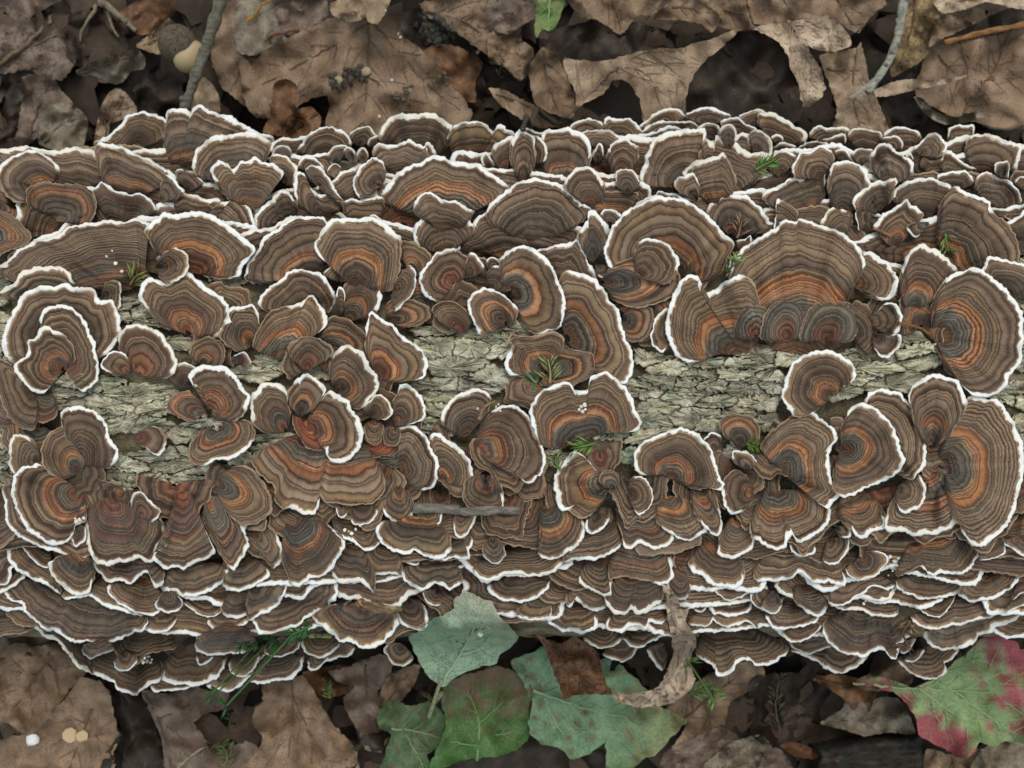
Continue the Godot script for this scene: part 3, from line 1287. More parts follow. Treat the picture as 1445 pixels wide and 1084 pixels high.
func list_caps() -> void:
	at(0, 140)
	c("", "74 28/51 24 59 20 65 14 71 8 79 7 87 9 92 13 94 18 90 21")
	c("o25", "92 36 106 38/91 12 91 6 97 5 103 6 105 9 105 5 108 3 115 6 121 8 127 10 135 15 141 18 150 22")
	c("L1", "117 45 135 45/105 39 105 32 108 27 113 22 118 20 125 19 133 18 138 18 143 20 148 24")
	c("", "30 50 55 48/-3 29 3 27 10 26 15 25 22 27 29 28 35 27 40 26 46 27 51 28 55 31 57 35")
	c("O20 L1 w35-100", "17 48 30 47/14 57 8 56 3 53 0 48 -2 42 -1 37 4 33 9 30 14 28 20 28 25 30 29 33 32 37 33 40")
	c("O75 b n L1", "27 64 36 66/15 57 14 50 20 46 28 45 33 46 40 46 46 47 51 52 53 60 47 69")
	c("o30", "60 50 84 50/52 25 57 24 63 25 68 26 74 30 80 32 86 35 91 38 95 41 97 43 95 45")
	c("", "55 64 80 66/51 50 52 48 55 45 59 47 63 50 68 51 72 52 76 51 80 53 84 56 86 61")
	c("L1", "87 57/91 41 95 43 98 47 101 51")
	c("", "103 51/96 39 99 38 103 39 107 41 111 45")
	c("o20 L1", "132 58 144 58/117 45 115 38 119 34 124 35 127 38 131 34 136 33 139 31 144 34 149 35 153 38 155 41 152 45 149 47")
	c("", "94 61 116 62/98 49 101 51 106 52 111 54 115 55 119 54 121 56")
	c("", "112 66 126 72/120 56 125 56 127 53 131 55 135 58 138 62 139 68 139 75")
	c("o25 b", "50 102 82 98/-4 94 2 90 6 86 12 81 18 78 25 76 31 74 34 72 40 69 46 68 52 67 58 66 64 67 70 66 75 65 79 67 82 68 80 73")
	c("O45 r L1", "100 93 112 96/79 73 81 68 86 65 89 62 94 63 100 62 105 61 111 62 117 63 122 67 128 71 133 75 138 80 139 84 133 91 131 97 124 98")
	c("o40 b L2", "84 92/95 81 98 81 101 84 103 88 103 92 101 96 97 99 93 101")
	c("g", "20 108 36 106/-2 107 4 102 8 100 10 96 15 93 22 91 28 91 34 92 38 95 41 101")
	c("O60 b n", "-8 76/-8 60 -1 60 5 63 10 66 15 71 17 77 12 81 5 83 -3 87")
	c("o50 n", "-4 58/-3 50 4 50 9 54 14 60 16 66 12 69 5 66")
	at(350, 140)
	c("", "22 33/12 28 13 24 17 22 22 21 27 21 31 20 35 19")
	c("", "36 34 48 34/27 28 29 24 32 20 36 17 41 15 46 15 51 17 55 20 56 25")
	c("", "60 26/55 20 58 17 62 15 66 15 69 18 71 21")
	c("", "70 28/65 25 66 22 69 20 73 20")
	c("o15 d", "82 30 104 30/71 20 74 14 78 10 82 8 88 8 94 8 100 7 105 10 109 13 112 15 111 21")
	c("o30", "112 31 135 30/111 16 115 13 120 12 125 12 130 14 134 17 138 14 143 17 147 20")
	c("", "20 35/13 31 14 27 18 25 22 26 24 28")
	c("", "48 36/43 30 46 26 50 25 53 25 55 27")
	c("w0-60 L1", "57 36/52 28 54 26 57 27 59 29 60 34")
	c("", "63 35/59 31 60 28 62 26 65 28 66 31")
	c("", "73 38 96 38/68 28 69 25 72 24 77 25 82 24 88 22 92 24 97 26 98 29 97 24 100 24 103 30")
	c("", "20 47/12 31 15 30 20 31 24 34 27 37 27 41 26 48")
	c("", "35 41/27 36 30 32 35 32 39 34 42 38")
	c("L1", "38 48/31 39 34 36 39 37 42 40 45 44 47 48 50 52 53 56")
	c("", "52 46/43 39 45 36 48 35 51 37")
	c("L1 z4", "73 47/61 54 58 50 57 46 59 41 62 36 66 33 70 32 74 34 75 38")
	c("", "18 66 26 65/4 74 3 67 6 60 9 57 13 55 14 52 18 50 22 50 24 53 26 55")
	c("", "38 64 48 64/26 55 25 47 26 40 30 40 32 45 34 49 40 52 45 50 49 52 52 56")
	c("", "55 66 72 67/52 56 56 54 61 55 66 54 71 53 74 54")
	c("O55 b", "90 64 122 62/72 53 75 48 79 43 83 39 88 36 93 35 98 32 101 30 106 31 111 33 116 34 121 35 126 35 130 39 135 42 140 45 143 49")
	c("", "133 40/128 36 127 32 129 29 132 31 135 36")
	c("L1", "97 67 118 68/90 60 92 55 96 51 100 51 104 53 106 55 110 55 115 56 120 60 124 61")
	c("o15", "102 84 112 83/93 83 91 78 90 73 92 68 96 64 101 62 105 64 108 62 113 61 118 63 122 67 124 70")
	c("O35", "24 99 40 93/-2 98 0 89 3 85 6 80 9 75 14 72 18 69 22 66 27 64 33 64 38 64 42 65 44 68")
	c("O45 L1 w0-70", "54 98 66 104/44 88 40 87 37 83 36 79 39 74 42 69 45 66 50 65 56 65 62 65 67 64 72 66 76 69 81 73 84 76 84 84 83 94 79 104")
	c("", "72 71/66 64 69 63 73 66 75 69")
	c("L1", "50 100/41 95 45 91 50 89 54 90 57 92 58 97")
	c("L1", "78 106/88 91 91 93 92 98 91 103 89 108 85 112 80 116")
	c("O50 n", "90 98/83 78 90 78 97 82 100 86 99 95")
	c("r L1 w0-75", "113 101/103 111 97 108 94 103 93 98 96 92 99 88 103 84 108 82 113 81 116 83 121 88 122 93")
	c("o35 L2", "120 98/121 84 124 84 127 88 129 92")
	c("", "137 98/130 89 132 86 136 87 138 90")
	at(700, 140)
	c("o30", "4 43/-2 26 2 23 6 21 10 21")
	c("o40 L1", "12 44 18 44/8 23 10 19 14 17 18 18 21 21 21 25")
	c("L1", "20 36/20 20 24 21 27 24 28 29 27 34")
	c("O35", "28 47 46 44/24 21 27 17 31 16 36 16 40 15 42 17 46 18 50 21 52 25 52 31")
	c("", "20 26/11 18 14 16 18 16 22 18 25 18 30 17")
	c("", "50 23/40 16 42 13 47 11 52 11 57 12 60 16")
	c("", "66 23/58 13 61 10 66 11 71 10 75 12 78 15 80 18")
	c("", "55 27 64 28/46 20 50 17 56 17 62 17 67 20 70 24")
	c("", "55 36/52 31 54 27 56 24 58 25 59 31")
	c("o30", "64 44 72 44/61 28 63 24 67 22 71 21 75 24 78 26")
	c("", "90 16/78 16 81 12 85 9 90 6 95 5 100 5 103 9")
	c("", "116 15/103 9 107 6 111 5 116 4 121 6 125 7 128 9")
	c("", "136 26/123 13 127 10 132 10 137 13 143 17")
	c("", "140 16/132 10 136 7 141 6 146 6 149 9")
	c("", "95 22/75 20 79 18 84 14 90 12 96 12 102 12 108 12 111 15")
	c("", "88 27/75 25 77 20 82 19 88 17 94 15 98 15 102 17")
	c("", "117 26/110 16 114 13 119 13 122 16 122 20")
	c("L1", "127 28/122 17 125 14 129 14 131 17 131 22")
	c("o10", "98 48 108 50/78 46 79 40 81 33 84 25 88 21 93 18 98 17 104 16 110 16 114 16 115 23")
	c("o25", "112 52 132 52/114 22 119 23 120 20 125 21 130 23 135 27 139 29 145 29 150 33")
	c("o20 L1 w0-70", "112 54 128 54/102 42 103 38 107 35 112 33 117 32 121 31 123 29 125 30 128 35 131 41")
	c("L2", "110 56/97 47 99 43 103 42 107 40 109 42 111 46")
	c("o20 L1", "48 57 58 58/37 46 39 42 43 38 48 37 52 37 56 41 59 46")
	c("L1", "72 53/65 45 66 40 69 38 73 38 77 41 79 45")
	c("O45 n", "58 66 70 66/44 52 50 48 60 50 66 50 77 51")
	c("d", "10 75 32 75/-6 64 -5 60 -2 56 2 52 6 49 11 46 16 44 22 43 27 44 31 45 36 47 40 50 44 55 49 57 52 61")
	c("", "50 64/46 55 50 55 54 57 57 61")
	c("", "62 70/57 63 59 60 63 60 66 61 69 64")
	c("d", "52 90/45 72 50 66 50 62 53 61 57 64 60 68 63 73")
	c("", "36 72/31 67 35 65 38 65 40 70")
	c("", "90 64/76 59 80 55 87 52 88 50 94 51 100 52 105 57")
	c("O40 L1 w0-78", "88 92 104 98/70 96 66 95 62 92 59 87 59 81 61 75 64 69 67 65 71 61 76 58 81 55 87 53 92 53 97 54 103 54 107 57 112 60 117 64 121 69 125 74 129 77 130 80 127 86 124 94 118 99 112 104")
	c("w0-80 L3", "76 97/78 78 81 76 86 76 91 78 96 81 99 86 100 92 96 100")
	c("O60 b n L1", "56 100/72 87 80 84 90 86 98 92 101 98 99 106 90 111 78 114 68 112")
	c("", "54 90/56 97 60 98 64 94")
	c("d o15", "128 75/115 61 118 56 122 53 128 52 134 52 139 54 143 58 147 62 150 67 154 69")
	c("", "133 84/131 77 136 76 139 74 140 78")
	c("w0-60", "134 100/125 97 127 92 128 87 131 84 134 82")
	at(1075, 140)
	c("", "2 23 16 25/-2 8 3 7 8 8 13 11 18 14 22 16 25 20 24 24")
	c("", "-4 31/-6 17 0 17 4 21 6 25 5 31")
	c("", "9 25/5 21 8 19 11 20 12 23")
	c("", "32 23 42 22/25 20 28 16 32 14 36 16 41 15 46 15 48 18")
	c("", "50 27 64 26/47 20 50 16 55 16 61 17 65 18 66 21")
	c("", "74 25 84 25/66 20 69 17 74 15 80 16 85 17 87 20")
	c("", "42 27/33 22 37 21 42 19 46 19 46 24")
	c("", "70 28/66 21 70 20 74 20 77 23 77 27")
	c("L1", "86 31/83 27 88 22 91 19 96 19 99 21 101 25 100 30")
	c("", "105 30 110 31/101 20 103 15 107 14 112 14 116 14 116 19")
	c("o15", "112 37 130 39/113 21 117 19 122 19 127 20 133 22 138 24 142 25 142 30 140 35 139 39")
	c("", "12 30/6 27 10 24 14 24 19 26")
	c("", "30 29/19 28 23 24 28 23 32 23 37 24 40 24 41 28")
	c("L1", "28 43 36 41/17 42 17 37 19 32 21 29 26 28 30 26 33 25 37 27 39 29")
	c("", "42 35/40 28 45 27 48 30 50 34")
	c("", "54 37/49 30 53 27 57 27 61 28")
	c("o15 L1", "66 47 74 46/59 31 62 26 66 24 70 25 74 28 78 31 82 34 83 40")
	c("", "82 36/78 32 81 29 83 33")
	c("w40-100", "92 43 108 43/86 36 88 32 90 32 93 34 98 32 100 28 104 29 109 33 114 37 118 38")
	c("L1", "131 43/127 39 128 35 132 34 135 34 135 43")
	c("", "106 51/95 43 98 40 102 40 106 39 111 39 114 41 116 45")
	c("", "118 56 130 60/117 44 120 40 125 40 129 43 134 44 138 47 141 51 142 57")
	c("", "145 51/138 45 141 42 146 43 150 46")
	c("", "10 43/2 36 4 33 8 29 13 28 19 31")
	c("O15", "18 63 32 58/0 54 4 49 9 47 14 44 18 42 21 43 25 41 29 38 33 36 35 38 35 47")
	c("d L1", "38 58 52 60/37 41 38 36 42 34 47 33 52 35 57 38 58 42 60 47")
	c("", "60 49/57 42 61 43 64 46")
	c("L1", "64 62/50 60 50 55 53 51 57 48 62 45 67 45 70 43 74 44 73 48")
	c("L2", "61 62/51 62 52 67 53 72")
	c("", "82 62 98 62/71 54 73 49 77 46 82 44 88 43 94 43 99 45 104 48 107 51")
	c("O35 L1", "72 82/61 70 63 66 67 62 72 59 77 56 80 55 82 58 88 62")
	c("L3 b", "92 67/79 70 81 74 84 76 87 73")
	c("O25 b w0-35", "94 82 112 96/104 48 110 50 115 52 120 53 125 56 126 61 132 66 138 73 141 84 140 96 135 107")
	c("", "146 64/132 64 136 67 140 70 141 74 145 70")
	c("d", "45 78/32 68 34 63 37 60 42 58 45 60 49 59")
	c("O52 b L1", "-6 128 44 135/-18 97 -16 89 -10 81 0 75 7 70 12 66 17 67 21 65 27 67 33 69 39 71 44 73 48 76 53 80 56 88 54 95")
	c("w0-60 L1", "8 79/6 70 8 61 8 54 11 55 15 57 20 62")
	c("o20 L2", "48 101/55 83 59 83 64 86 69 89 72 93 74 98 74 103 72 108 69 110 65 110")
	c("O42 b", "78 115 86 116/76 93 79 86 82 82 87 79 92 81 97 83 101 86 104 90 107 94")
	at(1075, 380)
	c("B s r n L3", "14 39/-1 37 1 26 7 18 15 15 22 18 24 26 22 37")
	c("B s r n L4", "34 39/20 38 23 27 30 18 40 16 50 20 54 29 51 38")
	c("B s r n L3", "-3 37/-15 36 -14 27 -8 20 1 20 7 27 6 36")
	at(0, 380)
	c("g d", "34 42/8 52 3 48 1 42 1 36 3 31 6 25 9 19 12 14 17 11 21 9 25 9 30 9 35 7 39 9 43 10 48 10 52 12 54 16 58 17 62 17 64 22 66 29 66 35 63 41 58 47 54 49")
	c("w30-100", "55 17/59 6 63 6 66 8 66 14 65 22")
	c("r L2", "34 53/22 30 21 27 23 23 26 20 30 20 34 19 38 20 42 23 46 27 48 31 50 36 52 41 52 46 54 52 54 58 52 62 48 66 44 67 43 63")
	c("O38 b r L3 w0-80", "35 55/26 63 25 67 21 68 16 66 12 61 8 56 8 51 11 49 14 47 15 43 15 39 19 37 21 34 22 32 26 31 29 33 33 34 36 37 40 42 41 49")
	c("b n O85", "28 66/6 56 8 66 12 74 17 81 24 84 31 80")
	c("n", "20 68/-5 48 -3 60 0 70 4 80 10 86 18 88")
	c("r L1", "76 58/64 41 66 34 69 31 74 30 80 31 85 33 89 36 92 41 96 47 97 52 94 58")
	c("r L2", "71 57/60 57 56 54 55 51 58 47 62 44 66 45 70 48")
	c("O28 r b", "103 36/80 22 77 18 75 14 77 9 80 5 85 5 90 7 95 4 101 1 106 4 111 8 116 12 121 15 125 20 125 27 122 34 117 38")
	c("O25 w40-100 L1", "138 42/128 45 123 41 119 36 121 32 124 28 124 24 127 20 132 20 137 19 141 23 142 28")
	c("O45 b n", "110 53/103 45 105 40 109 38 113 37 118 38 122 42 123 47 121 53")
	c("", "126 51/128 47 133 45 136 48 137 52")
	c("w30-80", "100 64/92 58 94 53 99 51 105 52 107 55 104 59")
	c("o35 r L1 w0-85", "115 78/108 63 104 62 103 58 105 55 109 53 114 52 119 53 124 53 127 56 130 60 133 65 136 69 136 74 134 79 128 83")
	c("O82 b r n L1", "114 81/102 66 96 68 92 71 91 75 94 79 100 82 106 84")
	c("O52 b w30-75", "118 84/105 94 103 99 103 104 108 108 113 107 117 105 123 104 128 103 133 100 137 96 140 90 138 84 132 82")
	c("r w0-60", "72 91/80 98 84 101 87 102 90 98 91 93 89 88 86 86")
	c("L2", "44 101 50 107/33 81 33 78 36 76 41 75 46 75 50 77 54 79 57 82 59 87 60 92 63 96 65 100 64 104 61 108")
	c("r b", "24 106/7 113 5 106 5 100 5 96 6 93 8 90 12 90 16 92")
	c("O40 b n L1", "44 112/28 113 24 108 22 101 24 93 30 87 38 85 46 91 49 99")
	at(350, 380)
	c("o20 L1", "24 25 37 23/7 21 5 18 8 13 13 9 18 5 23 1 28 0 34 1 40 3 44 7 47 12 48 18 45 23")
	c("O48 b L2 w45-95", "10 46 24 46/2 42 5 33 12 23 22 20 30 17 34 14 38 17 42 23 43 31 37 35")
	c("L1", "51 25/48 14 49 10 51 10 53 12 53 17")
	c("O45 b w60-90", "52 25 60 29/54 6 60 3 66 4 71 8 73 13 73 18 70 25")
	c("O50 b n", "38 39 50 42/40 34 46 26 54 27 62 33 68 40 66 47 60 45")
	c("O35 r L1 w10-90", "70 60/64 42 64 33 65 27 67 23 71 25 76 29 80 31 84 36 88 39 92 41 96 44 98 50 98 55 96 59 92 61 86 61")
	c("n r L2 z3", "32 56/27 50 23 48 21 44 24 40 29 37 34 37 39 38 43 40 46 43 46 47 41 50")
	c("O38 L1", "48 68/45 48 47 45 50 43 54 41 58 43 62 45 65 49 66 53 69 55 71 60 71 66 68 70 62 77")
	c("L2", "66 81/63 75 67 71 71 68 75 70 78 74 79 79 76 82 72 82")
	c("o15 L1", "79 86/82 66 83 63 88 63 92 66 95 70 97 75 97 80 94 83 88 85")
	c("O30 n L2", "66 83 72 83/63 86 64 92 67 96 72 95 74 89 74 85")
	c("O25 b n L2", "81 86/74 88 74 95 80 97 83 93 83 87")
	c("r b L1 w15-90", "21 89/6 88 2 84 1 76 1 70 4 66 7 62 13 62 18 63 21 66 22 74")
	c("O45 b L3 w20-90", "28 81/21 67 25 62 28 59 30 57 35 58 39 61 43 66 40 71")
	c("O40 r L3", "32 83 37 89/40 70 44 66 48 68 51 69 55 72 58 78 61 83 63 89 62 96 59 101 54 105 49 106 45 105 44 101 45 92")
	c("R n", "30 82/24 80 26 88 32 97 40 99 46 95 45 88")
	at(350, 620)
	c("O50 r b w35-60", "20 0 64 4/2 12 5 18 9 22 14 26 15 34 18 38 24 38 30 41 36 42 38 38 39 31 42 34 48 35 55 36 62 36 70 34 75 28")
	c("R n", "62 3/58 4 62 9 70 10 80 8 84 3")
	c("", "51 34/48 38 49 42 52 43 54 41")
	c("", "58 36 66 34/56 44 57 46 61 47 66 46 70 42 71 39")
	c("o30", "82 24/74 38 75 42 79 45 83 47 87 45 90 42 91 37")
	c("", "98 36/92 41 94 46 98 49 102 48 105 46 106 41")
	c("", "116 36/112 47 113 52 116 54 120 52 123 47 125 41")
	c("O35 b L1 w40-90", "130 19/118 23 117 32 121 38 128 41 134 41 139 39 140 34 139 26")
	c("O48 b d", "20 46 34 44/23 78 27 81 31 79 35 76 40 75 45 72 49 66 52 61 53 56 50 52 44 47")
	c("", "2 48/12 42 15 47 17 55 19 62 18 67 14 71")
	c("", "2 77/17 69 20 74 22 79 20 85 17 90 12 94 6 96 0 99")
	c("", "38 50/33 47 34 43 37 43 39 46")
	c("", "45 42 66 44/51 53 53 55 57 56 61 60 64 61 68 61 72 56")
	c("o15", "50 57 62 57/46 73 49 78 55 78 61 78 65 81 69 84")
	c("", "70 58 82 60/62 62 63 67 66 71 69 74 74 74 79 74 83 74")
	c("O12 L1", "80 45 104 45/73 45 70 47 70 52 73 57 77 60 82 62 87 63 91 61 95 64 100 65 106 65 110 62 111 59")
	c("", "90 60/82 62 84 66 88 68 92 69 94 67")
	c("", "114 50/100 65 106 66 112 65 117 66 121 65 121 61 123 58 123 54")
	c("L1", "133 52/128 63 131 67 135 68 139 66 141 63 140 59")
	c("", "92 66 112 66/84 71 84 75 87 79 91 81 95 83 99 81 102 79 106 80 110 83 114 81 117 78")
	c("", "104 82/95 84 97 88 101 91 105 91")
	c("", "12 86 38 80/48 75 49 80 49 86 46 89 43 94 38 95 33 97 29 101 24 103 18 105 12 106 6 106 3 102 2 97")
	at(350, 380)
	c("o15 L1", "82 106 85 113/82 92 82 87 85 85 89 85 93 87 97 91 100 96 102 101 104 104 104 110 103 115 100 120 94 121")
	c("O20 d", "106 116/99 92 102 89 107 91 111 94 115 97 119 101 122 106 123 112 122 118")
	c("L1", "115 91 122 89/105 83 106 78 109 73 113 69 118 67 124 65 129 66 133 70")
	at(700, 380)
	c("r O35 b L1", "-12 100/-3 78 2 75 8 74 13 76 18 80 21 85 23 91 26 97 27 103 26 109 24 113 18 117 14 114")
	c("O55 L3 w0-85", "6 30/-8 36 -11 33 -13 28 -15 22 -16 17 -13 13 -9 11 -4 10 6 15 12 22 10 30")
	c("O48 b L2", "7 13/2 -4 4 -8 8 -11 12 -13 16 -13 21 -11 25 -8 29 -4 32 2 35 8 38 16 38 21 37 28 34 33 29 34 22 36")
	c("", "-6 12/-2 -2 4 -1 8 3 10 7 8 11")
	c("O45 b", "38 38/36 2 43 1 50 3 54 5 57 9 60 13 62 17 66 20 68 25 69 31 71 37 74 43 75 49 75 54 73 60 70 63 62 62")
	c("O45 b L1 w0-30", "28 57/10 58 7 58 5 54 5 48 8 43 9 40 6 38 8 36 14 36 22 36 30 34 37 36")
	c("O60 b n L1", "30 55/34 40 42 44 52 46 54 54 50 60 44 63 34 65 24 63")
	c("O48 b L2", "36 97 56 87/23 95 20 86 18 77 20 72 23 68 27 65 32 63 37 61 41 62 43 66 50 65 51 60 55 57 60 56 64 58 68 62 72 66 74 70 76 76 79 82 79 86 75 89 71 88 66 85")
	c("O60 b n", "68 27/74 21 80 20 86 22 86 30 82 38 76 40 70 38")
	c("O60 n", "-60 29/-58 17 -49 16 -41 18 -36 22 -37 28 -47 32")
	c("r n", "-18 36/-35 22 -31 18 -25 17 -19 20 -13 26")
	c("d", "98 34/95 21 90 23 87 27 85 32 84 37 86 42 89 45 93 44")
	c("O45 b L2", "120 45 143 42/112 49 108 51 102 50 97 45 94 39 92 31 93 25 95 19 97 13 100 7 105 3 110 4 110 10 114 13 122 9 130 4 138 4")
	c("", "120 100/113 93 116 90 119 89 123 91")
	c("O75 b n L1", "133 97/122 86 123 82 128 79 134 79 140 81 144 86 143 94")
	at(700, 620)
	c("O35 b L1", "92 19 98 23/84 20 78 19 75 14 75 8 77 4 81 1 87 -2 93 -4 99 -6 104 -6 109 -4 113 0 117 4 120 12 122 20 125 25 122 28 117 27")
	c("L1", "138 17/129 11 129 7 133 6 138 7 143 12")
	c("O45 b L1 w15-100", "63 25/47 44 42 41 38 39 35 39 33 34 32 28 31 22 33 17 36 12 40 9 43 6 47 8 50 12 55 18")
	c("b n L2", "64 28/56 22 58 18 63 17 67 20 67 25 61 29")
	c("L2 z3", "71 29/75 21 79 20 82 22 85 27 86 32 84 37 80 41 77 41 75 37")
	c("L1", "54 40/49 44 49 49 52 52 56 50 60 48 62 43")
	c("O55 b w10-85", "22 38 32 37/24 60 23 63 28 66 34 65 39 62 44 59 47 54 49 49 48 44 44 40")
	c("", "46 48 66 46/37 67 42 66 46 66 50 66 55 66 60 64 65 61 69 57")
	c("q w10-90", "68 35 82 39/69 53 70 59 74 60 77 58 79 57 85 60 90 60 95 57 98 53 96 48")
	c("O35 b", "86 36 102 31/90 48 97 53 101 55 106 55 111 53 115 50 113 44 108 38")
	c("O40 d", "106 25 114 23/112 46 115 49 118 52 122 52 124 46 122 39")
	c("", "50 66 60 68/45 76 46 79 50 82 55 84 60 86 63 84 63 79")
	c("q w55-100", "64 58 92 58/62 77 68 75 74 76 80 77 84 78 88 80 92 79 96 77 97 73 96 65")
	c("o30 d", "66 72 88 74/59 88 61 92 64 95 69 96 72 95 74 93 78 96 83 94 88 91 91 88")
	c("", "44 76 56 80/38 91 41 91 43 88 45 89 48 92 52 94 56 94 60 92")
	c("", "22 84 34 82/11 96 14 98 20 99 25 99 30 97 30 93")
	c("", "36 90 54 90/28 99 32 103 36 105 42 105 48 106 54 104 56 99")
	c("", "66 92 90 90/61 98 60 103 63 105 68 106 73 102 78 102 82 104 84 100 89 101 93 99")
	c("o25", "96 70 104 74/93 79 95 84 98 87 101 88 105 86")
	c("O12", "112 56 132 62/105 69 108 73 113 75 118 80 124 81 130 82 134 80 136 75")
	c("O20 b", "128 42 140 42/121 59 121 63 125 65 131 65 137 62 141 59 141 54")
	c("", "124 76 140 74/118 80 120 84 123 87 127 88 133 87 139 83 143 79")
	c("", "112 84/108 93 112 95 115 92 115 88")
	c("", "122 84 136 84/116 91 118 95 122 96 128 97 134 96 139 93 140 89")
	c("", "150 82/139 84 139 88 142 92 148 93")
	c("", "110 92 140 94/105 101 110 102 116 102 118 99 121 101 127 103 133 101 137 100 143 103")
	c("", "-4 64 24 58/-13 71 -11 75 -8 77 -4 78 1 76 6 74 12 74 18 75 24 75 29 74 34 71 37 66")
	c("o15 d", "2 76 26 76/-4 79 -4 83 -1 86 4 88 10 89 16 89 21 87 26 84 29 81 30 77")
	c("", "50 105 66 103/48 109 50 111 55 114 61 114 67 111 69 108")
	c("", "74 103 92 101/69 109 73 113 79 114 84 111 90 108 95 104")
	c("", "64 111 74 111/58 118 63 120 69 122 74 119 77 115 78 113")
	c("", "92 111/82 115 84 119 88 124 91 127")
	c("o10", "112 104 140 104/110 118 119 125 121 129 126 129 130 126 133 122 138 121 143 124 149 123 155 120 160 115")
	c("O25 L1 w0-60", "142 29/134 40 128 41 125 36 123 29 124 23 127 18 131 16")
	at(1075, 380)
	c("L3", "58 26 60 31/65 22 68 18 72 18 75 21 77 27 75 33 73 37")
	c("L3", "60 35/72 36 76 36 76 41 73 45 69 48 65 48 62 44")
	c("O45 b L1", "93 36/98 8 101 5 106 2 112 0 118 -1 123 2 128 6 133 10 136 14 139 18 142 23 143 30 143 37 142 45 142 50 138 55 135 60 132 65 127 69 120 70 113 68 109 63")
	c("O22 L1", "38 70/19 81 15 77 11 71 11 66 13 60 15 54 18 50 22 47 28 45 34 44 40 45 45 48 49 51 51 56 51 60 46 62 40 64")
	c("L1", "58 97/56 72 58 68 62 66 66 65 71 66 76 68 80 72 83 77 86 82 90 88 91 94 90 101 89 107 85 112 82 115")
	c("O42 b L3", "43 98/46 80 48 76 52 73 57 73 61 75 66 79 70 83 73 88 75 94 77 100 78 105 76 109 72 113 67 116 61 118 55 121 49 124 45 125 40 122")
	c("O35 b L2 w10-80", "92 99/82 77 80 70 81 65 86 61 91 58 96 57 101 59 106 60 109 64 111 69 112 74 110 80 107 84")
	c("O48 b", "96 105 100 108/110 72 114 69 119 69 124 71 129 71 133 76 137 82 141 90 143 98 143 108 142 116 140 124 138 132 135 139 130 144 124 149 119 152 112 148 108 141")
	at(1075, 620)
	c("O48 b L1 w30-90", "9 16 14 21/-1 4 4 -4 12 -10 18 -14 22 -15 28 -15 32 -12 36 -9 40 -5 41 0 39 4 37 10 38 20 41 27 43 31 38 35 36 38 30 34 27 29")
	c("O48 b L1", "2 27 11 27/-6 54 -2 55 1 58 5 60 9 61 13 59 15 54 17 52 20 56 25 55 30 52 34 49 37 44 38 38 34 33")
	c("", "22 52/15 58 17 62 20 64 25 64 29 62 30 59")
	c("", "40 48/42 48 45 47 48 48 49 51 48 54 44 54")
	c("", "36 54/48 54 48 59 46 63 43 67 38 69 34 67")
	c("O12", "0 58 42 64/-4 77 2 78 8 78 14 77 18 75 21 73 26 77 31 79 36 78 41 80 46 79 46 74")
	c("o15 L1", "54 64/46 71 48 75 52 77 57 76 62 75 66 71 69 67 68 63 65 61 61 61")
	c("", "40 76 64 74/36 89 40 91 45 91 50 88 55 85 60 81 64 81 70 82 74 79")
	c("O35", "40 37 60 31/50 51 53 54 58 53 63 50 67 49 68 43")
	c("O48 b q", "90 17/68 40 67 49 72 51 78 51 83 53 89 52 96 52 102 49 108 45 113 41 120 41 124 38 127 32 129 26 126 19 121 15 116 15 112 20")
	c("L1", "73 27/86 19 88 22 90 27 89 33 87 37 83 39 80 41 76 40 74 36")
	c("O25 w25-100", "78 60 104 52/74 75 80 73 86 70 91 74 95 75 98 73 104 74 110 73 115 69 119 63 118 57")
	c("", "120 56 128 52/119 66 124 66 130 64 133 62 133 56")
	c("d", "82 72 106 74/73 78 75 82 80 85 85 87 90 88 96 87 102 86 107 84 110 80 113 76 114 72")
	c("o15", "124 73/107 84 112 88 117 89 120 88 124 88 130 86 136 82 140 77 142 72 141 69 136 66")
	c("O30", "142 52/132 57 138 61 143 64 148 64")
	c("", "140 78/137 88 141 85 146 83 152 80")
	c("", "46 86 72 84/37 91 41 92 45 94 50 93 55 94 60 96 66 97 72 97 75 95")
	c("", "94 86 102 86/86 91 88 95 93 97 98 97 102 93 105 88 106 85")
	c("", "90 94 126 86/81 97 84 101 90 104 96 104 104 102 111 101 118 99 126 97 132 94 134 89 134 85")
	c("", "138 86/133 95 138 93 143 91 149 88")
	c("", "6 82/0 92 4 95 8 95 11 91")
	c("", "16 80 32 82/20 91 22 92 25 95 29 97 33 96 36 92")
	c("", "8 92 26 90/2 96 4 101 8 104 14 104 20 103 27 101 31 99 31 95")
	c("", "18 104 28 102/11 106 14 110 18 111 24 110 30 106 33 101")
	c("d", "42 94 76 94/33 102 34 108 38 113 43 116 49 118 55 119 60 117 65 115 70 119 74 120 75 114 79 109 83 105 84 100")
	c("", "24 110 34 108/15 112 20 116 27 117 33 115 38 113")
	c("", "28 114 50 115/16 115 21 118 27 120 32 123 38 127 44 128 49 126 54 123 58 119")
	c("", "92 101 134 93/88 105 89 109 93 114 99 115 106 115 112 113 117 111 119 107 125 106 128 102 134 101 140 98 142 94")
	c("", "78 110/75 116 78 117 82 114 84 109")
	c("", "82 116/78 121 82 122 86 120 89 115")
	c("", "82 119 102 115/74 120 77 124 82 128 88 131 94 131 99 129 101 126 100 123 104 120 107 117 108 114")
	c("", "-2 98/-5 102 0 104 5 103 8 100")
	at(0, 620)
	c("O45 r b L1", "46 29/23 15 21 13 17 14 12 15 9 18 7 22 6 28 7 34 8 38 11 43 14 48 17 52 21 54 25 57 30 58 36 57 39 54 41 48 46 45")
	c("L2", "43 47/39 55 41 59 45 57 47 54 47 48")
	c("q r", "54 33 66 35/46 44 47 54 49 62 52 67 58 69 64 68 70 67 76 65 82 68 86 62 90 53 90 46")
	c("q r L1", "95 29 105 29/91 58 83 65 87 69 92 71 97 70 101 71 106 68 111 66 116 63 117 60 112 50")
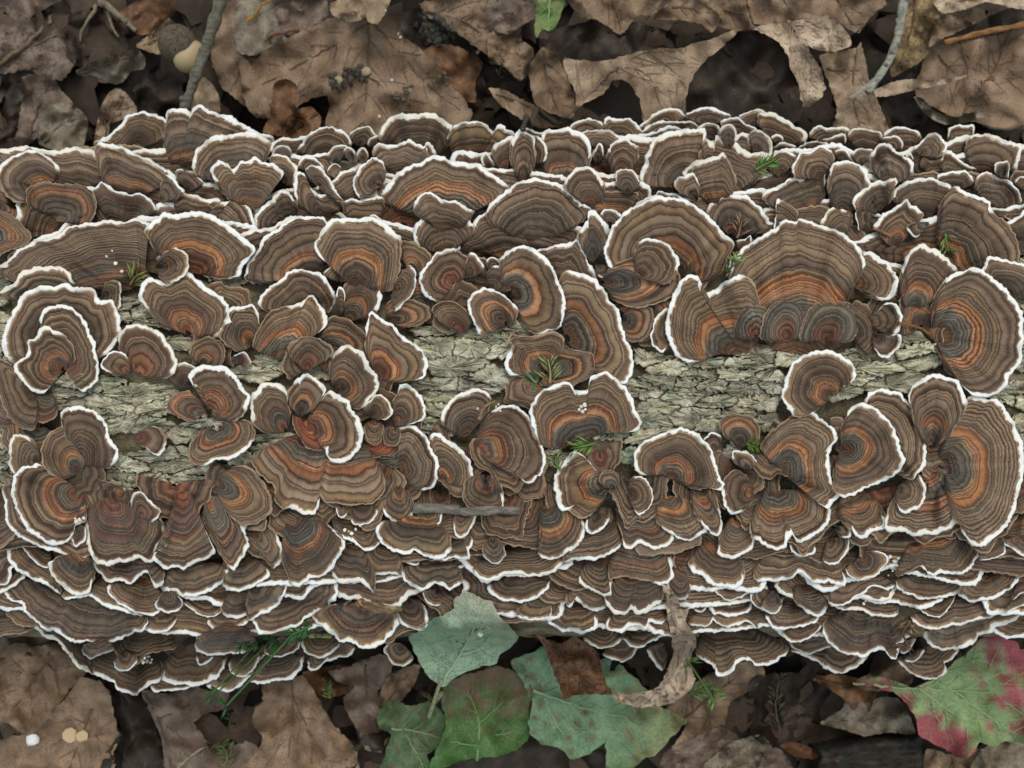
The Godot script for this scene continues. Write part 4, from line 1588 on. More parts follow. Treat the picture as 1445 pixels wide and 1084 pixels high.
	c("b q w35-80", "112 31/114 52 119 62 125 70 128 72 131 67 135 61 136 55 134 50 134 42 132 35")
	c("L3 z3 r", "77 43/71 36 73 29 76 28 79 30 81 33 85 36 88 38 87 42 83 45")
	c("O50 b n", "116 23/132 47 138 47 144 44 148 40 149 34 146 26 140 18 134 14")
	c("", "12 30 46 46/1 26 2 34 3 42 5 49 10 53 16 56 22 59 30 61 36 64 42 66 48 65 51 60")
	c("", "16 55 32 68/10 55 6 57 4 61 4 65 6 69 10 72 15 75 20 78 25 80 30 83 33 85")
	c("", "22 57 29 62/12 56 12 59 15 63 19 67 23 70 27 70")
	c("o15 L1", "36 63 50 66/29 66 26 68 27 72 29 76 33 79 36 82 39 85 45 85 49 83 51 78")
	c("o10", "42 78 70 84/34 86 37 88 42 87 47 86 51 87 55 90 60 92 66 94 72 96 78 96")
	c("d", "20 78 70 92/-1 76 0 81 3 85 7 89 11 90 14 95 19 99 24 104 29 104 33 107 37 110 43 111 50 111 56 112 62 111 68 108 73 106 78 105 81 101 81 97")
	c("", "60 64 84 64/50 65 51 70 55 74 59 78 64 77 70 79 74 77 78 74 81 73 83 78 85 81 88 80 90 76")
	c("O10", "66 76 86 78/59 79 59 84 62 88 67 91 72 94 78 96 84 96 89 93")
	c("", "92 70 118 68/89 81 92 84 96 83 99 86 104 86 110 85 116 82 121 79 125 76 125 71")
	c("", "60 82/51 83 53 87 57 90 62 92 68 95")
	c("L1", "92 82/86 88 84 91 88 94 92 95 97 94 100 90 98 86")
	c("", "104 84 116 86/100 89 103 92 107 95 112 97 117 97 121 94")
	c("", "124 84 146 82/121 95 126 98 130 98 136 96 142 94 148 91")
	c("", "126 70 142 66/121 80 125 83 130 83 136 82 141 79 147 75 147 71")
	c("", "86 97 95 95/80 104 84 106 90 105 95 102 97 97")
	c("", "118 95 132 95/113 99 115 103 120 105 126 105 132 102 136 99")
	c("", "142 97/136 100 139 104 144 106 150 104")
	c("", "26 100 46 112/13 94 12 98 16 102 21 105 24 108 30 110 35 115 38 119 42 124 46 126 51 129")
	c("g", "50 112 84 116/41 111 40 116 41 120 44 123 48 126 52 129 57 131 62 134 64 137 69 139 74 140 78 137 82 134 86 133 89 130")
	c("L1", "48 111 60 110/44 115 46 118 50 120 54 118 58 117 62 115")
	c("L1", "68 115/62 122 63 125 67 127 71 126 75 121")
	c("", "92 118 120 116/88 128 89 132 94 134 100 134 107 135 113 133 119 130 122 126 124 120")
	c("", "88 131 102 131/82 135 84 138 90 138 96 137 101 137 106 134")
	c("", "118 128 132 126/112 135 118 137 124 138 128 137 133 133 138 128")
	c("L1", "130 117 140 116/125 122 125 126 128 129 133 130 138 126 142 119")
	c("L1", "112 105 138 105/106 111 106 114 109 117 114 118 120 118 126 117 132 117 139 114")
	c("", "112 115/107 119 108 123 112 123 117 119")
	c("n", "72 107 94 104/62 114 66 122 74 124 80 118 88 116 96 114")
	at(350, 804)
	c("q L1", "58 19 70 17/35 25 37 29 41 31 45 35 50 39 56 40 62 43 68 43 74 40 78 36 82 31 82 26")
	c("", "87 14/80 16 80 21 82 28 86 31 90 33 95 33 98 30 98 24 97 21")
	c("r", "52 13 62 14/49 22 55 18 61 16 66 15 70 18")
	c("", "84 40/76 41 74 43 75 47 79 51 84 53 88 51 90 49")
	c("", "18 36/9 45 14 48 20 47 26 45 29 40")
	c("", "37 35 46 36/29 39 30 44 34 47 40 48 45 46 49 43 50 40")
	c("", "42 44 54 40/32 50 33 54 37 55 42 51 46 49 50 48 56 47 59 43")
	c("d", "10 48 26 46/1 61 5 63 10 62 16 61 22 60 27 57 30 53 31 47")
	c("", "-2 48/-5 58 0 56 4 53 8 48 10 45")


func list_leaves() -> void:
	litter_grid.resize(GX * GY)
	at(0, 0)
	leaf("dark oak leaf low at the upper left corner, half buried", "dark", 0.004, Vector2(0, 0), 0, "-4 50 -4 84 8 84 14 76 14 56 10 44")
	leaf("brown flat leaf under the thin bent twig, upper left corner", "mauve", 0.008, Vector2(0, 0), 0, "-4 -4 -4 22 8 14 22 6 38 -4")
	leaf("large purple-spotted brown leaf left of the grey upturned leaf", "mauve", 0.012, Vector2(5, 8), 4, "-3 38 -3 12 6 4 14 8 22 10 30 14 38 20 42 30 40 36 34 44 24 42 14 38 6 40", "0 36 14 28 30 20 40 22/14 28 18 16", "spot")
	leaf("dark brown leaf scrap under the forked twig, upper left", "dark", 0.006, Vector2(0, 0), 0, "38 8 56 6 66 14 70 26 60 34 46 38 36 30")
	leaf("pinkish brown torn leaf below the purple-spotted leaf", "mauve", 0.015, Vector2(-6, 4), 5, "12 42 22 40 30 44 34 50 40 56 36 64 30 70 22 74 14 80 8 80 10 66 12 56 14 48", "14 78 20 62 26 46")
	leaf("grey crumpled leaf by the left end of the brackets' upper edge", "grey", 0.018, Vector2(6, 0), 5, "23 60 34 56 44 60 48 66 47 74 44 82 30 82 21 78", "24 78 34 68 46 64")
	leaf("tan leaf with two dark blotches, left of the topmost bracket", "pale", 0.022, Vector2(4, -8), 8, "51 80 54 62 58 52 64 48 70 52 74 58 77 68 70 66 64 66 58 70 56 80", "58 76 62 62 68 54", "spot")
	leaf("brown rounded leaf at the top edge, above the acorn", "rust", 0.012, Vector2(0, 0), 5, "64 8 72 2 82 -3 94 -3 96 6 90 12 84 18 76 19 70 15")
	leaf("pale crinkled leaf piece between the forked twig and the acorn", "pale", 0.022, Vector2(8, 0), 9, "74 25 80 20 86 15 92 10 98 15 95 20 91 24 90 30 84 29 80 28", "78 25 88 20 94 13")
	leaf("dark curled leaf below the acorn", "dark", 0.010, Vector2(0, 0), 8, "78 42 86 36 94 40 99 46 101 56 94 62 84 64 74 58 72 50")
	leaf("grey-green upturned leaf with ragged lower edge, left of the acorn", "grey", 0.030, Vector2(0, -10), 10, "41 39 48 35 58 31 68 28 75 27 79 31 79 37 72 39 69 42 67 45 62 46 56 43 50 41 45 42", "44 40 58 35 74 30")
	leaf("big tan oak leaf right of the dark thick twig", "dry", 0.016, Vector2(4, 4), 5, "114 26 120 6 126 -3 150 -4 156 20 152 62 140 62 130 55 120 46", "126 50 134 30 140 4/134 30 148 22")
	leaf("small pale leaf strip at the foot of the dark thick twig", "pale", 0.026, Vector2(0, 6), 6, "104 62 107 48 111 42 116 46 120 54 119 64")
	at(350, 0)
	leaf("grey leaf at the top edge left of the large oak leaf", "grey", 0.016, Vector2(3, 3), 4, "-6 2 12 -3 24 0 32 10 33 18 20 24 8 30 -6 28")
	leaf("dark purple leaf scrap at the top edge beside a rusty stalk", "mauve", 0.020, Vector2(0, 4), 5, "15 4 28 -3 42 -3 44 10 42 18 30 19 20 19")
	leaf("dark leaf low beneath the large oak leaf's right lobe", "dark", 0.007, Vector2(0, 0), 0, "80 10 96 4 112 16 126 30 130 52 120 62 104 50 90 34")
	leaf("brown leaf beneath the dark crumbs right of the large oak leaf", "rust", 0.012, Vector2(0, 4), 3, "92 30 104 24 116 26 128 34 124 46 124 56 112 54 100 46")
	leaf("large dull brown oak leaf with radiating veins, top middle left", "dry", 0.022, Vector2(0, -3), 2, "-5 30 2 36 8 28 20 22 36 14 46 9 58 6 66 11 74 8 82 9 84 18 90 24 100 32 106 40 116 52 123 62 118 68 104 70 88 70 80 76 60 78 42 78 44 58 43 52 30 56 22 64 4 64 -3 52", "66 12 65 40 62 74/66 12 48 24 30 34 8 46/68 12 82 28 100 48 116 60/64 40 76 50 86 64/48 24 46 38 42 50/82 28 94 30")
	leaf("pink-brown pointed leaf tip hanging in from the top edge", "pale", 0.034, Vector2(0, 8), 6, "61 -4 78 -4 76 5 71 13 66 12 63 6")
	leaf("tan curled leaf at the top edge above the large oak leaf", "pale", 0.028, Vector2(0, 4), 8, "45 2 56 -3 63 2 64 10 54 12 46 8")
	leaf("orange-brown curled leaf scrap lying on the large oak leaf", "rust", 0.027, Vector2(4, 4), 10, "14 46 20 43 26 46 28 56 24 66 18 74 8 72 12 62")
	leaf("rusty shrivelled leaf touching the brackets' upper edge", "rust", 0.028, Vector2(-5, 4), 10, "24 62 34 58 40 64 38 72 30 76 18 76", "38 62 30 68 20 75")
	leaf("spotted brown leaf at the top edge, upper middle", "dry", 0.016, Vector2(0, 5), 3, "94 2 112 -3 132 -3 148 8 150 44 136 34 122 24 110 15 98 9", "98 6 118 12 134 24 148 38/118 12 130 4", "spot")
	at(700, 0)
	leaf("purple-brown spotted leaf left of the green blade", "mauve", 0.014, Vector2(0, 0), 4, "-4 14 -4 -4 21 -4 23 8 14 14 6 19", "", "spot")
	leaf("mottled leaf scrap below the green blade", "dry", 0.016, Vector2(0, 5), 5, "-4 20 8 20 20 26 20 38 13 44 4 36 -4 34", "", "spot")
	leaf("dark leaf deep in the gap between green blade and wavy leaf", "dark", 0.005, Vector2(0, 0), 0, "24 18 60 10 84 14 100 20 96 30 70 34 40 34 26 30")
	leaf("grey-brown folded leaf left of the wavy arched leaf", "dry", 0.026, Vector2(-8, 6), 9, "18 38 25 26 32 29 37 37 41 48 43 64 30 62 21 56", "26 28 28 44 34 60")
	leaf("rolled pale leaf slanting down to the brackets' upper edge", "pale", 0.022, Vector2(0, 6), 9, "-4 48 4 49 12 53 22 58 32 64 42 68 24 70 12 64 2 57", "0 51 16 57 34 66")
	leaf("brown bowed leaf at the top edge right of the green blade", "dry", 0.040, Vector2(0, 10), 6, "37 -4 66 -4 92 -4 86 8 79 8 74 12 68 19 56 11 46 9", "60 -3 66 6 68 17")
	leaf("leaf coloured dark for the shade behind the wavy arched leaf", "dark", 0.010, Vector2(0, 0), 3, "100 66 104 42 112 30 128 18 148 17 158 24 164 40 168 56 166 66 130 70")  # shadow under the arch is put into this blade's near-black colour
	leaf("brown leaf with a ragged lip at the top edge", "dry", 0.036, Vector2(4, 6), 6, "86 10 96 0 110 -3 121 3 123 10 118 18 112 13 100 11", "96 4 108 5 118 14")
	leaf("brown flat leaf at the top edge, upper middle right", "dry", 0.030, Vector2(0, 4), 4, "109 -3 150 -4 152 9 140 16 132 17 122 14 122 8", "114 0 130 7 148 8")
	leaf("large wavy tan-brown oak leaf arched over a dark hollow", "pale", 0.056, Vector2(6, 3), 6, "37 31 46 33 60 33 72 30 84 27 98 26 112 23 124 19 133 15 128 22 118 30 110 38 106 46 104 54 103 64 92 66 81 68 78 54 73 46 68 43 64 44 60 50 54 54 48 56 46 58 42 65 40 64 43 58 44 52 40 44 38 38", "41 64 50 52 60 42 72 33 84 28 104 27/62 39 74 37 84 43 90 58/84 28 98 40 104 48")
	at(1075, 0)
	leaf("shaded brown leaf at the top edge over the pale folded leaf", "dry", 0.038, Vector2(0, 6), 4, "-6 -4 30 -4 62 -4 68 2 60 9 53 18 46 15 38 9 24 10 10 12 -4 13", "40 -3 46 8 52 15/10 -3 18 9")
	leaf("dark leaf deep under the lichened twig, top right", "dark", 0.008, Vector2(0, 0), 0, "40 30 56 14 76 8 84 40 90 66 60 72 42 66")
	leaf("large grey-brown oak leaf at the right edge below the rusty stalk", "dry", 0.030, Vector2(3, 4), 3, "84 46 90 30 94 24 104 21 118 19 132 17 144 13 156 30 156 68 130 70 112 66 96 60 84 54", "110 62 118 50 127 38 134 20/108 23 112 34 113 46/122 44 142 42/96 30 106 40")
	leaf("dark brown leaf behind the rusty stalk, top right corner", "dark", 0.034, Vector2(0, 4), 5, "98 22 110 15 122 10 134 5 152 4 152 12 130 19 114 21")
	leaf("mottled yellow-brown leaf right of the lichened twig", "amber", 0.044, Vector2(-6, 4), 7, "76 2 82 -4 94 -4 97 8 95 18 92 28 86 34 78 39 71 42 70 34 74 22", "84 -2 82 16 74 38", "spot")
	leaf("brown leaf edge right of the mottled yellow-brown leaf", "dry", 0.036, Vector2(0, 4), 5, "97 9 104 8 114 12 120 11 106 18 97 22 91 26 94 16")
	leaf("pale leaf along the top edge in the right corner", "tan", 0.050, Vector2(0, 5), 5, "95 -4 154 -4 154 5 140 5 128 2 122 1 112 5 98 7", "100 2 120 -2")
	leaf("pale rolled leaf edge pointing right below the lichened twig", "tan", 0.044, Vector2(0, 6), 9, "56 51 66 47 74 44 84 43 96 44 113 41 100 46 84 49 72 52 62 53")
	leaf("tan upright leaf narrowing down to the brackets, upper right", "pale", 0.052, Vector2(-4, 4), 7, "32 30 40 28 52 26 54 23 56 30 58 40 60 48 64 56 68 66 70 74 54 74 39 72 41 60 39 52 36 44 33 36", "36 38 46 38 56 39/52 27 50 50 54 70")
	leaf("pale folded oak leaf bent down like a hook, upper right", "tan", 0.062, Vector2(4, -8), 6, "-5 16 4 13 14 12 24 10 36 8 42 12 47 18 49 24 46 26 40 28 32 28 28 26 25 25 28 31 32 38 35 48 32 54 26 58 23 58 21 52 20 46 16 38 14 30 8 22 0 18", "14 12 18 16 22 26 27 38 26 54/14 13 28 16 38 27/24 11 34 16 46 22", "spot")
	leaf("small grey curled leaf under the right edge oak leaf", "grey", 0.040, Vector2(4, 6), 8, "83 53 88 54 94 60 104 64 112 62 120 60 123 63 112 67 100 68 90 63")
	at(0, 804)
	leaf("dull grey-brown leaf at the left edge under the lowest brackets", "mauve", 0.022, Vector2(4, 6), 4, "-4 12 8 18 14 26 22 34 32 42 22 48 8 46 -4 50")
	leaf("dark leaf in the hollow at the lower left", "dark", 0.006, Vector2(0, 0), 0, "20 60 60 56 70 70 60 90 30 100 10 94")
	leaf("grey-brown oak leaf at the left edge above the white chip", "dry", 0.022, Vector2(-3, 3), 3, "-4 50 4 42 12 40 20 42 28 40 34 38 40 46 47 56 40 63 34 71 28 80 20 88 12 90 4 84 -4 84", "32 41 20 58 6 78/20 58 10 56/24 50 34 58")
	leaf("brown oak leaf with a pair of pale round spots, lower left corner", "dry", 0.026, Vector2(3, -2), 3, "-4 95 8 91 20 88 30 77 38 67 44 59 54 61 60 66 62 78 64 88 67 90 63 98 58 112 -4 112", "50 76 44 92 36 112/44 92 56 90/47 84 38 80")
	pale_spots("99 1039 0.0042 116 1041 0.0034")
	leaf("dark brown leaf between the two lower left oak leaves", "dark", 0.010, Vector2(0, 0), 3, "60 66 72 66 80 72 84 84 88 96 94 112 56 112 58 100 66 88 63 78")
	leaf("holed brown leaf under the brackets, lower left", "mauve", 0.016, Vector2(0, 4), 3, "77 66 90 68 104 64 116 66 128 60 122 76 114 78 106 84 112 92 116 100 128 96 136 94 144 100 146 114 94 114 88 92 82 78", "78 67 88 86 94 112/86 82 104 74")
	at(350, 804)
	leaf("brown leaf in shade between the brackets and the dark green leaf", "rust", 0.012, Vector2(0, 0), 3, "30 56 50 52 60 56 58 66 44 70 34 66")
	leaf("large brown oak leaf with a strong midrib, bottom left of centre", "dry", 0.024, Vector2(0, 5), 3, "8 62 22 60 30 58 34 64 38 70 46 84 54 92 59 98 57 114 -4 114 4 100 8 92 2 84 4 76 8 72", "24 61 24 82 21 112/25 70 34 90 46 108/24 82 12 92")
	leaf("brown lobed leaf left of the dark green leaf", "mauve", 0.026, Vector2(0, 3), 4, "44 56 52 54 62 50 72 46 79 50 77 60 71 66 72 72 72 80 77 92 72 100 64 98 60 88 54 78 52 70 58 64 50 62", "64 52 65 72 68 94")
	leaf("brown pointed leaf beneath the small lone bracket", "dry", 0.020, Vector2(4, 0), 5, "71 74 75 60 84 54 94 52 91 62 86 69 80 75", "76 72 88 56")
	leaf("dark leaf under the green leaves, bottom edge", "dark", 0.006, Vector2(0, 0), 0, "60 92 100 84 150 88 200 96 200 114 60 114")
	leaf("dull green leaf with a split edge, bottom left of the green leaves", "deep", 0.030, Vector2(0, 3), 4, "71 78 76 72 82 71 86 74 92 74 98 72 104 76 108 82 106 90 110 92 105 97 98 101 99 112 71 114 74 104 76 96 78 90 71 86", "78 87 92 88 105 92/86 90 94 104 97 112", "green")
	leaf("bright green leaf with a brown withered upper part, bottom middle", "lime", 0.030, Vector2(-2, 3), 3, "105 66 112 60 124 56 134 53 142 54 150 58 155 66 153 78 154 90 148 98 136 102 120 104 108 108 97 114 104 96 108 84 106 74", "125 104 126 84 120 66/126 84 140 72/126 92 146 88/125 96 110 94", "green")
	at(700, 804)
	leaf("grey-brown oak leaf right of the green leaves, bottom", "dry", 0.022, Vector2(0, 3), 3, "90 80 100 68 108 62 118 56 130 52 145 48 146 60 136 68 128 72 126 80 124 86 118 90 112 98 104 102 96 98 104 84", "98 86 114 72 130 60/114 72 118 86/108 78 106 66")
	leaf("purple-brown leaf at the bottom edge right of the maple-like leaf", "mauve", 0.020, Vector2(0, 0), 5, "92 100 104 94 116 88 124 86 133 92 126 102 118 114 90 114", "96 108 112 98 126 90")
	leaf("pale speckled leaf at the bottom edge, right of centre", "grey", 0.024, Vector2(3, 0), 4, "116 104 130 94 145 90 152 100 150 114 110 114", "", "spot")
	leaf("broad green maple-like leaf yellowing to the right, bottom middle", "maple", 0.034, Vector2(0, -2), 2, "8 50 18 46 26 42 34 50 44 54 56 50 64 48 62 56 68 52 72 56 78 60 80 64 84 66 86 70 92 76 104 82 100 88 94 94 92 98 84 102 78 106 74 108 64 114 60 108 60 94 56 98 48 102 40 104 36 98 28 96 20 92 18 84 20 74 14 60", "20 66 38 72 56 78 72 80/26 70 34 86 46 101/70 80 82 90/56 78 62 94/38 72 44 60", "green")
	at(350, 804)
	leaf("pale grey-green toothed leaf lying under the brackets, bottom middle", "mint", 0.050, Vector2(0, -4), 3, "88 37 94 33 100 27 106 25 112 21 112 16 117 14 118 11 123 13 128 16 134 18 136 24 142 30 148 37 145 41 138 46 136 51 128 53 118 56 112 60 106 64 98 58 92 48", "106 62 116 46 124 30 128 17/118 42 106 34/116 46 132 42/122 34 136 28/111 54 98 46", "green", true)
	at(700, 804)
	leaf("curled brown leaf with a long pale speckled edge, resting on the brackets", "rust", 0.062, Vector2(2, 6), 9, "12 32 20 34 28 38 36 40 42 37 50 40 56 46 58 54 60 62 64 68 50 68 42 69 37 71 34 62 30 52 28 46 24 38 18 34", "14 33 30 42 44 56 56 67", "spot")
	leaf("", "tan", 0.082, Vector2(0, -8), 8, "91 8 93 18 94 28 96 38 97 46 94 54 90 62 86 66 78 67 70 68 62 67 66 72 76 75 88 75 98 72 106 66 109 60 106 52 108 44 110 40 106 32 104 28 106 20 102 22 99 16 95 10", "93 14 99 34 100 50 90 66 78 73", "speck", true, "turned_up_edge")
	at(1075, 804)
	leaf("dark leaf in the black hollow left of the red and green leaf", "dark", 0.005, Vector2(0, 0), 0, "-6 60 20 56 40 60 46 78 34 90 6 96 -6 90")
	leaf("grey-brown strip of leaf above the dark rotten wood", "grey", 0.022, Vector2(0, -4), 5, "32 84 44 76 46 72 58 72 64 70 74 70 80 78 84 90 70 89 56 91 46 88", "36 84 58 82 80 79")
	leaf("reddish brown leaf with a hooked tip, left of the red and green leaf", "rust", 0.034, Vector2(3, 3), 7, "28 60 40 57 56 60 64 64 61 72 59 78 55 72 50 77 44 70 38 66", "30 60 46 63 62 66")
	leaf("brown leaf under the brackets above the red and green leaf", "dry", 0.030, Vector2(0, 0), 3, "50 62 60 56 72 50 84 50 82 62 70 66 58 66")
	leaf("small mauve leaf at the bottom edge left of the dark rotten wood", "mauve", 0.030, Vector2(0, 3), 6, "-3 114 2 100 8 97 14 102 17 108 22 114", "2 102 14 112")
	leaf("narrow reddish leaf pointing right at the dark rotten wood", "rust", 0.026, Vector2(0, 3), 6, "10 96 18 94 26 97 36 102 43 105 30 104 18 102")
	leaf("brown leaf at the bottom edge below the red and green leaf", "dry", 0.020, Vector2(0, 0), 4, "90 98 104 101 120 98 122 114 90 114", "104 101 106 114")
	leaf("grey-brown grained leaf in the lower right corner", "grey", 0.018, Vector2(0, 3), 3, "112 112 120 98 134 93 154 92 154 114 112 114")
	leaf("red and green mottled leaf at the lower right edge", "red", 0.044, Vector2(3, 3), 3, "50 62 56 60 64 58 76 62 84 64 96 58 104 52 112 45 118 39 126 35 134 38 138 39 142 43 154 52 154 104 144 96 134 94 126 97 120 94 116 100 108 103 100 98 92 94 86 90 84 82 80 74 74 68 66 65", "50 62 68 64 88 65 110 66 148 68/86 65 98 74 116 86/86 64 100 57 120 48/106 67 126 82 140 90/110 66 130 56", "green")


func scatter_litter() -> void:
	# crumbled leaf litter under the whole leaves: too many scraps to count
	var scraps: Array[ArrayMesh] = []
	for v in 5:
		var pts := PackedVector3Array()
		var n := 22
		var idx := PackedInt32Array()
		pts.append(Vector3(0, 0.0018, 0))
		for ring in 2:
			for i in n:
				var a := TAU * i / n
				var r := (0.5 if ring == 0 else 1.0) * 0.013 * (1.0 + 0.28 * sin(a * 2.0 + v) + 0.2 * sin(a * 5.0 + v * 2.0) + 0.1 * sin(a * 9.0 + v * 3.0))
				var p := Vector3(cos(a) * r * 1.5, 0, sin(a) * r * 0.8)
				p.y = 0.0025 * sin(p.x * 160.0 + v) + 0.002 * cos(p.z * 220.0)
				pts.append(p)
		for i in n:
			var j := (i + 1) % n
			idx.append_array([0, 1 + i, 1 + j, 1 + i, 1 + n + i, 1 + j, 1 + j, 1 + n + i, 1 + n + j])
		scraps.append(sheet(pts, smooth_normals(pts, idx), PackedColorArray(), PackedVector2Array(), idx))
	var o := thing("leaf_litter", "dark crumbled leaf litter between and under the whole leaves", "leaf litter", Vector3.ZERO, "", "stuff")
	var m := plain("litter", Color.WHITE, 0.8)
	m.albedo_texture = (mat.dry as StandardMaterial3D).albedo_texture
	m.uv1_triplanar = true
	m.uv1_scale = Vector3(20, 20, 20)
	m.vertex_color_use_as_albedo = true
	for v in 5:
		var mm := MultiMesh.new()
		mm.transform_format = MultiMesh.TRANSFORM_3D
		mm.use_colors = true
		mm.mesh = scraps[v]
		mm.instance_count = 420
		for i in 420:
			var b := Basis.from_euler(Vector3(rng.randf_range(-0.22, 0.22), rng.randf() * TAU, rng.randf_range(-0.22, 0.22))).scaled(Vector3.ONE * rng.randf_range(0.5, 1.3))
			mm.set_instance_transform(i, Transform3D(b, Vector3(rng.randf_range(-0.46, 0.46), rng.randf_range(0.001, 0.007), rng.randf_range(-0.4, 0.4))))
			var t := rng.randf()
			var col := lin(0.10, 0.071, 0.05).lerp(lin(0.03, 0.022, 0.016), t) * rng.randf_range(0.7, 1.2)
			mm.set_instance_color(i, Color(col.r, col.g, col.b))
		var k := MultiMeshInstance3D.new()
		k.name = "scraps" if v == 0 else "scraps_%03d" % v
		k.multimesh = mm
		k.material_override = m
		k.set_meta("kind", "stuff")
		o.add_child(k)


func top_at(p: Vector2) -> float:
	var cl := cell_of(p)
	var h := litter_grid[cl]
	if id_grid[cl] >= 0 or absf(p.y - 560.0) < 300.0:
		h = maxf(h, ground_grid[cl])
	return h


func plan_path(line: String, over: float, fixed := -1.0) -> PackedVector3Array:
	# a path over the plan, over metres above what lies below (or at a fixed height)
	var g := line.split_floats(" ", false)
	var raw := PackedVector2Array()
	for i in range(0, g.size() - 1, 2):
		raw.append(Vector2(g[i], g[i + 1]))
	var out := PackedVector3Array()
	for q in raw.size() - 1:
		var steps := maxi(3, int(raw[q].distance_to(raw[q + 1]) / 6.0))
		for s in steps:
			var e := raw[q].cubic_interpolate(raw[q + 1], raw[maxi(q - 1, 0)], raw[mini(q + 2, raw.size() - 1)], s / float(steps))
			out.append(spot(e.x, e.y, fixed if fixed > 0.0 else top_at(e) + over))
	if fixed <= 0.0:
		for pass_ in 6:
			var old := out.duplicate()
			for i in range(1, out.size() - 1):
				out[i].y = maxf(old[i].y, (old[i - 1].y + old[i + 1].y) * 0.5)
	return out


func moved(path: PackedVector3Array, by: Vector3) -> PackedVector3Array:
	var out := PackedVector3Array()
	for p in path:
		out.append(p - by)
	return out


func twig(label: String, line: String, r0: float, r1: float, color: Color, over := 0.0, fixed := -1.0, forks := [], called := "twig") -> void:
	var path := plan_path(line, over, fixed)
	var where := path[0]
	var o := thing(called, label, called.replace("_", " "), where)
	part("stem", tube(moved(path, where), r0, r1, color, 9, 0.28), mat.wood, o)
	for f: String in forks:
		part("fork", tube(moved(plan_path(f, over, fixed), where), r1 * 0.9, r1 * 0.45, color, 7, 0.25), mat.wood, o)
	for i in 5:
		var at_ := path[rng.randi_range(2, path.size() - 3)] - where
		var bud := SphereMesh.new()
		bud.radius = r0 * 0.55
		bud.height = r0 * 0.9
		bud.radial_segments = 8
		bud.rings = 5
		var k := part("knot", bud, mat.vein_plain, o)
		k.position = at_ + Vector3(r0 * 0.5 * rng.randf_range(-1, 1), r0 * 0.6, r0 * 0.5 * rng.randf_range(-1, 1))
		if i > 2 - int(r0 < 0.0015) * 2:
			break


func sprig(label: String, line: String, needle: float, density: int, color: Color, stem: Color, over := 0.0012, called := "conifer_sprig") -> void:
	var path := plan_path(line, over)
	var where := path[0]
	var o := thing(called, label, "sprig" if called == "conifer_sprig" else "moss", where, "")
	part("stem", tube(moved(path, where), 0.0006, 0.0003, stem, 6, 0.1), mat.vein, o)
	var pts := PackedVector3Array()
	var colors := PackedColorArray()
	var idx := PackedInt32Array()
	var n := path.size()
	for i in density:
		var q := rng.randf_range(0.05, 1.0)
		var a := path[clampi(int(q * (n - 1)), 0, n - 2)]
		var d := (path[n - 1] - path[0]).normalized()
		var side := d.cross(Vector3.UP).normalized() * (1.0 if i % 2 else -1.0)
		var dir := (d * rng.randf_range(0.5, 1.0) + side * rng.randf_range(0.3, 0.9) + Vector3.UP * rng.randf_range(-0.05, 0.55)).normalized()
		var len_ := needle * rng.randf_range(0.7, 1.15) * (1.0 - 0.35 * q)
		var w := dir.cross(Vector3.UP).normalized() * 0.00042
		var u := dir.cross(w).normalized() * 0.0003
		var col := color * rng.randf_range(0.7, 1.35)
		col.a = 1.0
		var o0 := pts.size()
		var m := a + dir * len_ * 0.55 + Vector3.DOWN * 0.0002
		for p: Vector3 in [a, m + w, m + u, m - w, m - u, a + dir * len_]:
			pts.append(p - where)
			colors.append(col)
		for s in 4:
			var b := o0 + 1 + s
			var c2 := o0 + 1 + (s + 1) % 4
			idx.append_array([o0, b, c2, o0 + 5, c2, b])
	var k := part("needles", sheet(pts, smooth_normals(pts, idx), colors, PackedVector2Array(), idx), mat.vein, o)
	k.set_meta("kind", "stuff")


func lump(p: Vector2, r: float, color: Color, flat := 0.6, over := 0.0) -> MeshInstance3D:
	var pts := PackedVector3Array()
	var idx := PackedInt32Array()
	var sd := rng.randf() * 999.0
	var rings := 6
	var seg := 9
	for j in rings + 1:
		for i in seg:
			var th := PI * j / rings
			var ph := TAU * i / seg
			var d := Vector3(sin(th) * cos(ph), cos(th) * flat, sin(th) * sin(ph))
			pts.append(d * r * (1.0 + 0.55 * soft.get_noise_3d(d.x * 40.0 + sd, d.y * 40.0, d.z * 40.0)))
	for j in rings:
		for i in seg:
			var a := j * seg + i
			var b := j * seg + (i + 1) % seg
			idx.append_array([a, b, a + seg, b, b + seg, a + seg])
	var o := MeshInstance3D.new()
	o.mesh = sheet(pts, smooth_normals(pts, idx), PackedColorArray(), PackedVector2Array(), idx)
	o.material_override = plain("crumb", color, 0.9)
	o.position = spot(p.x, p.y, top_at(p) + r * flat * 0.6 + over)
	return o


func crumbs(label: String, called: String, category: String, spots: String, r: float, color: Color, jitter := 0.3) -> void:
	# one small heap of bits that lie together
	var g := spots.split_floats(" ", false)
	var o := thing(called, label, category, spot(g[0], g[1], top_at(Vector2(g[0], g[1]))), "")
	var more := PackedFloat64Array()
	for i in range(0, g.size() - 1, 2):
		for k in (4 if called == "soil_heap" else 1):
			var j := 7.0 if k else 0.0
			more.append_array([g[i] + rng.randf_range(-j, j), g[i + 1] + rng.randf_range(-j, j)])
	g = more
	for i in range(0, g.size() - 1, 2):
		var m := lump(Vector2(g[i], g[i + 1]), r * rng.randf_range(0.6, 1.3), color * rng.randf_range(1.0 - jitter, 1.0 + jitter))
		m.position -= o.position
		m.name = "crumb" if i == 0 else "crumb_%03d" % (i / 2)
		o.add_child(m)


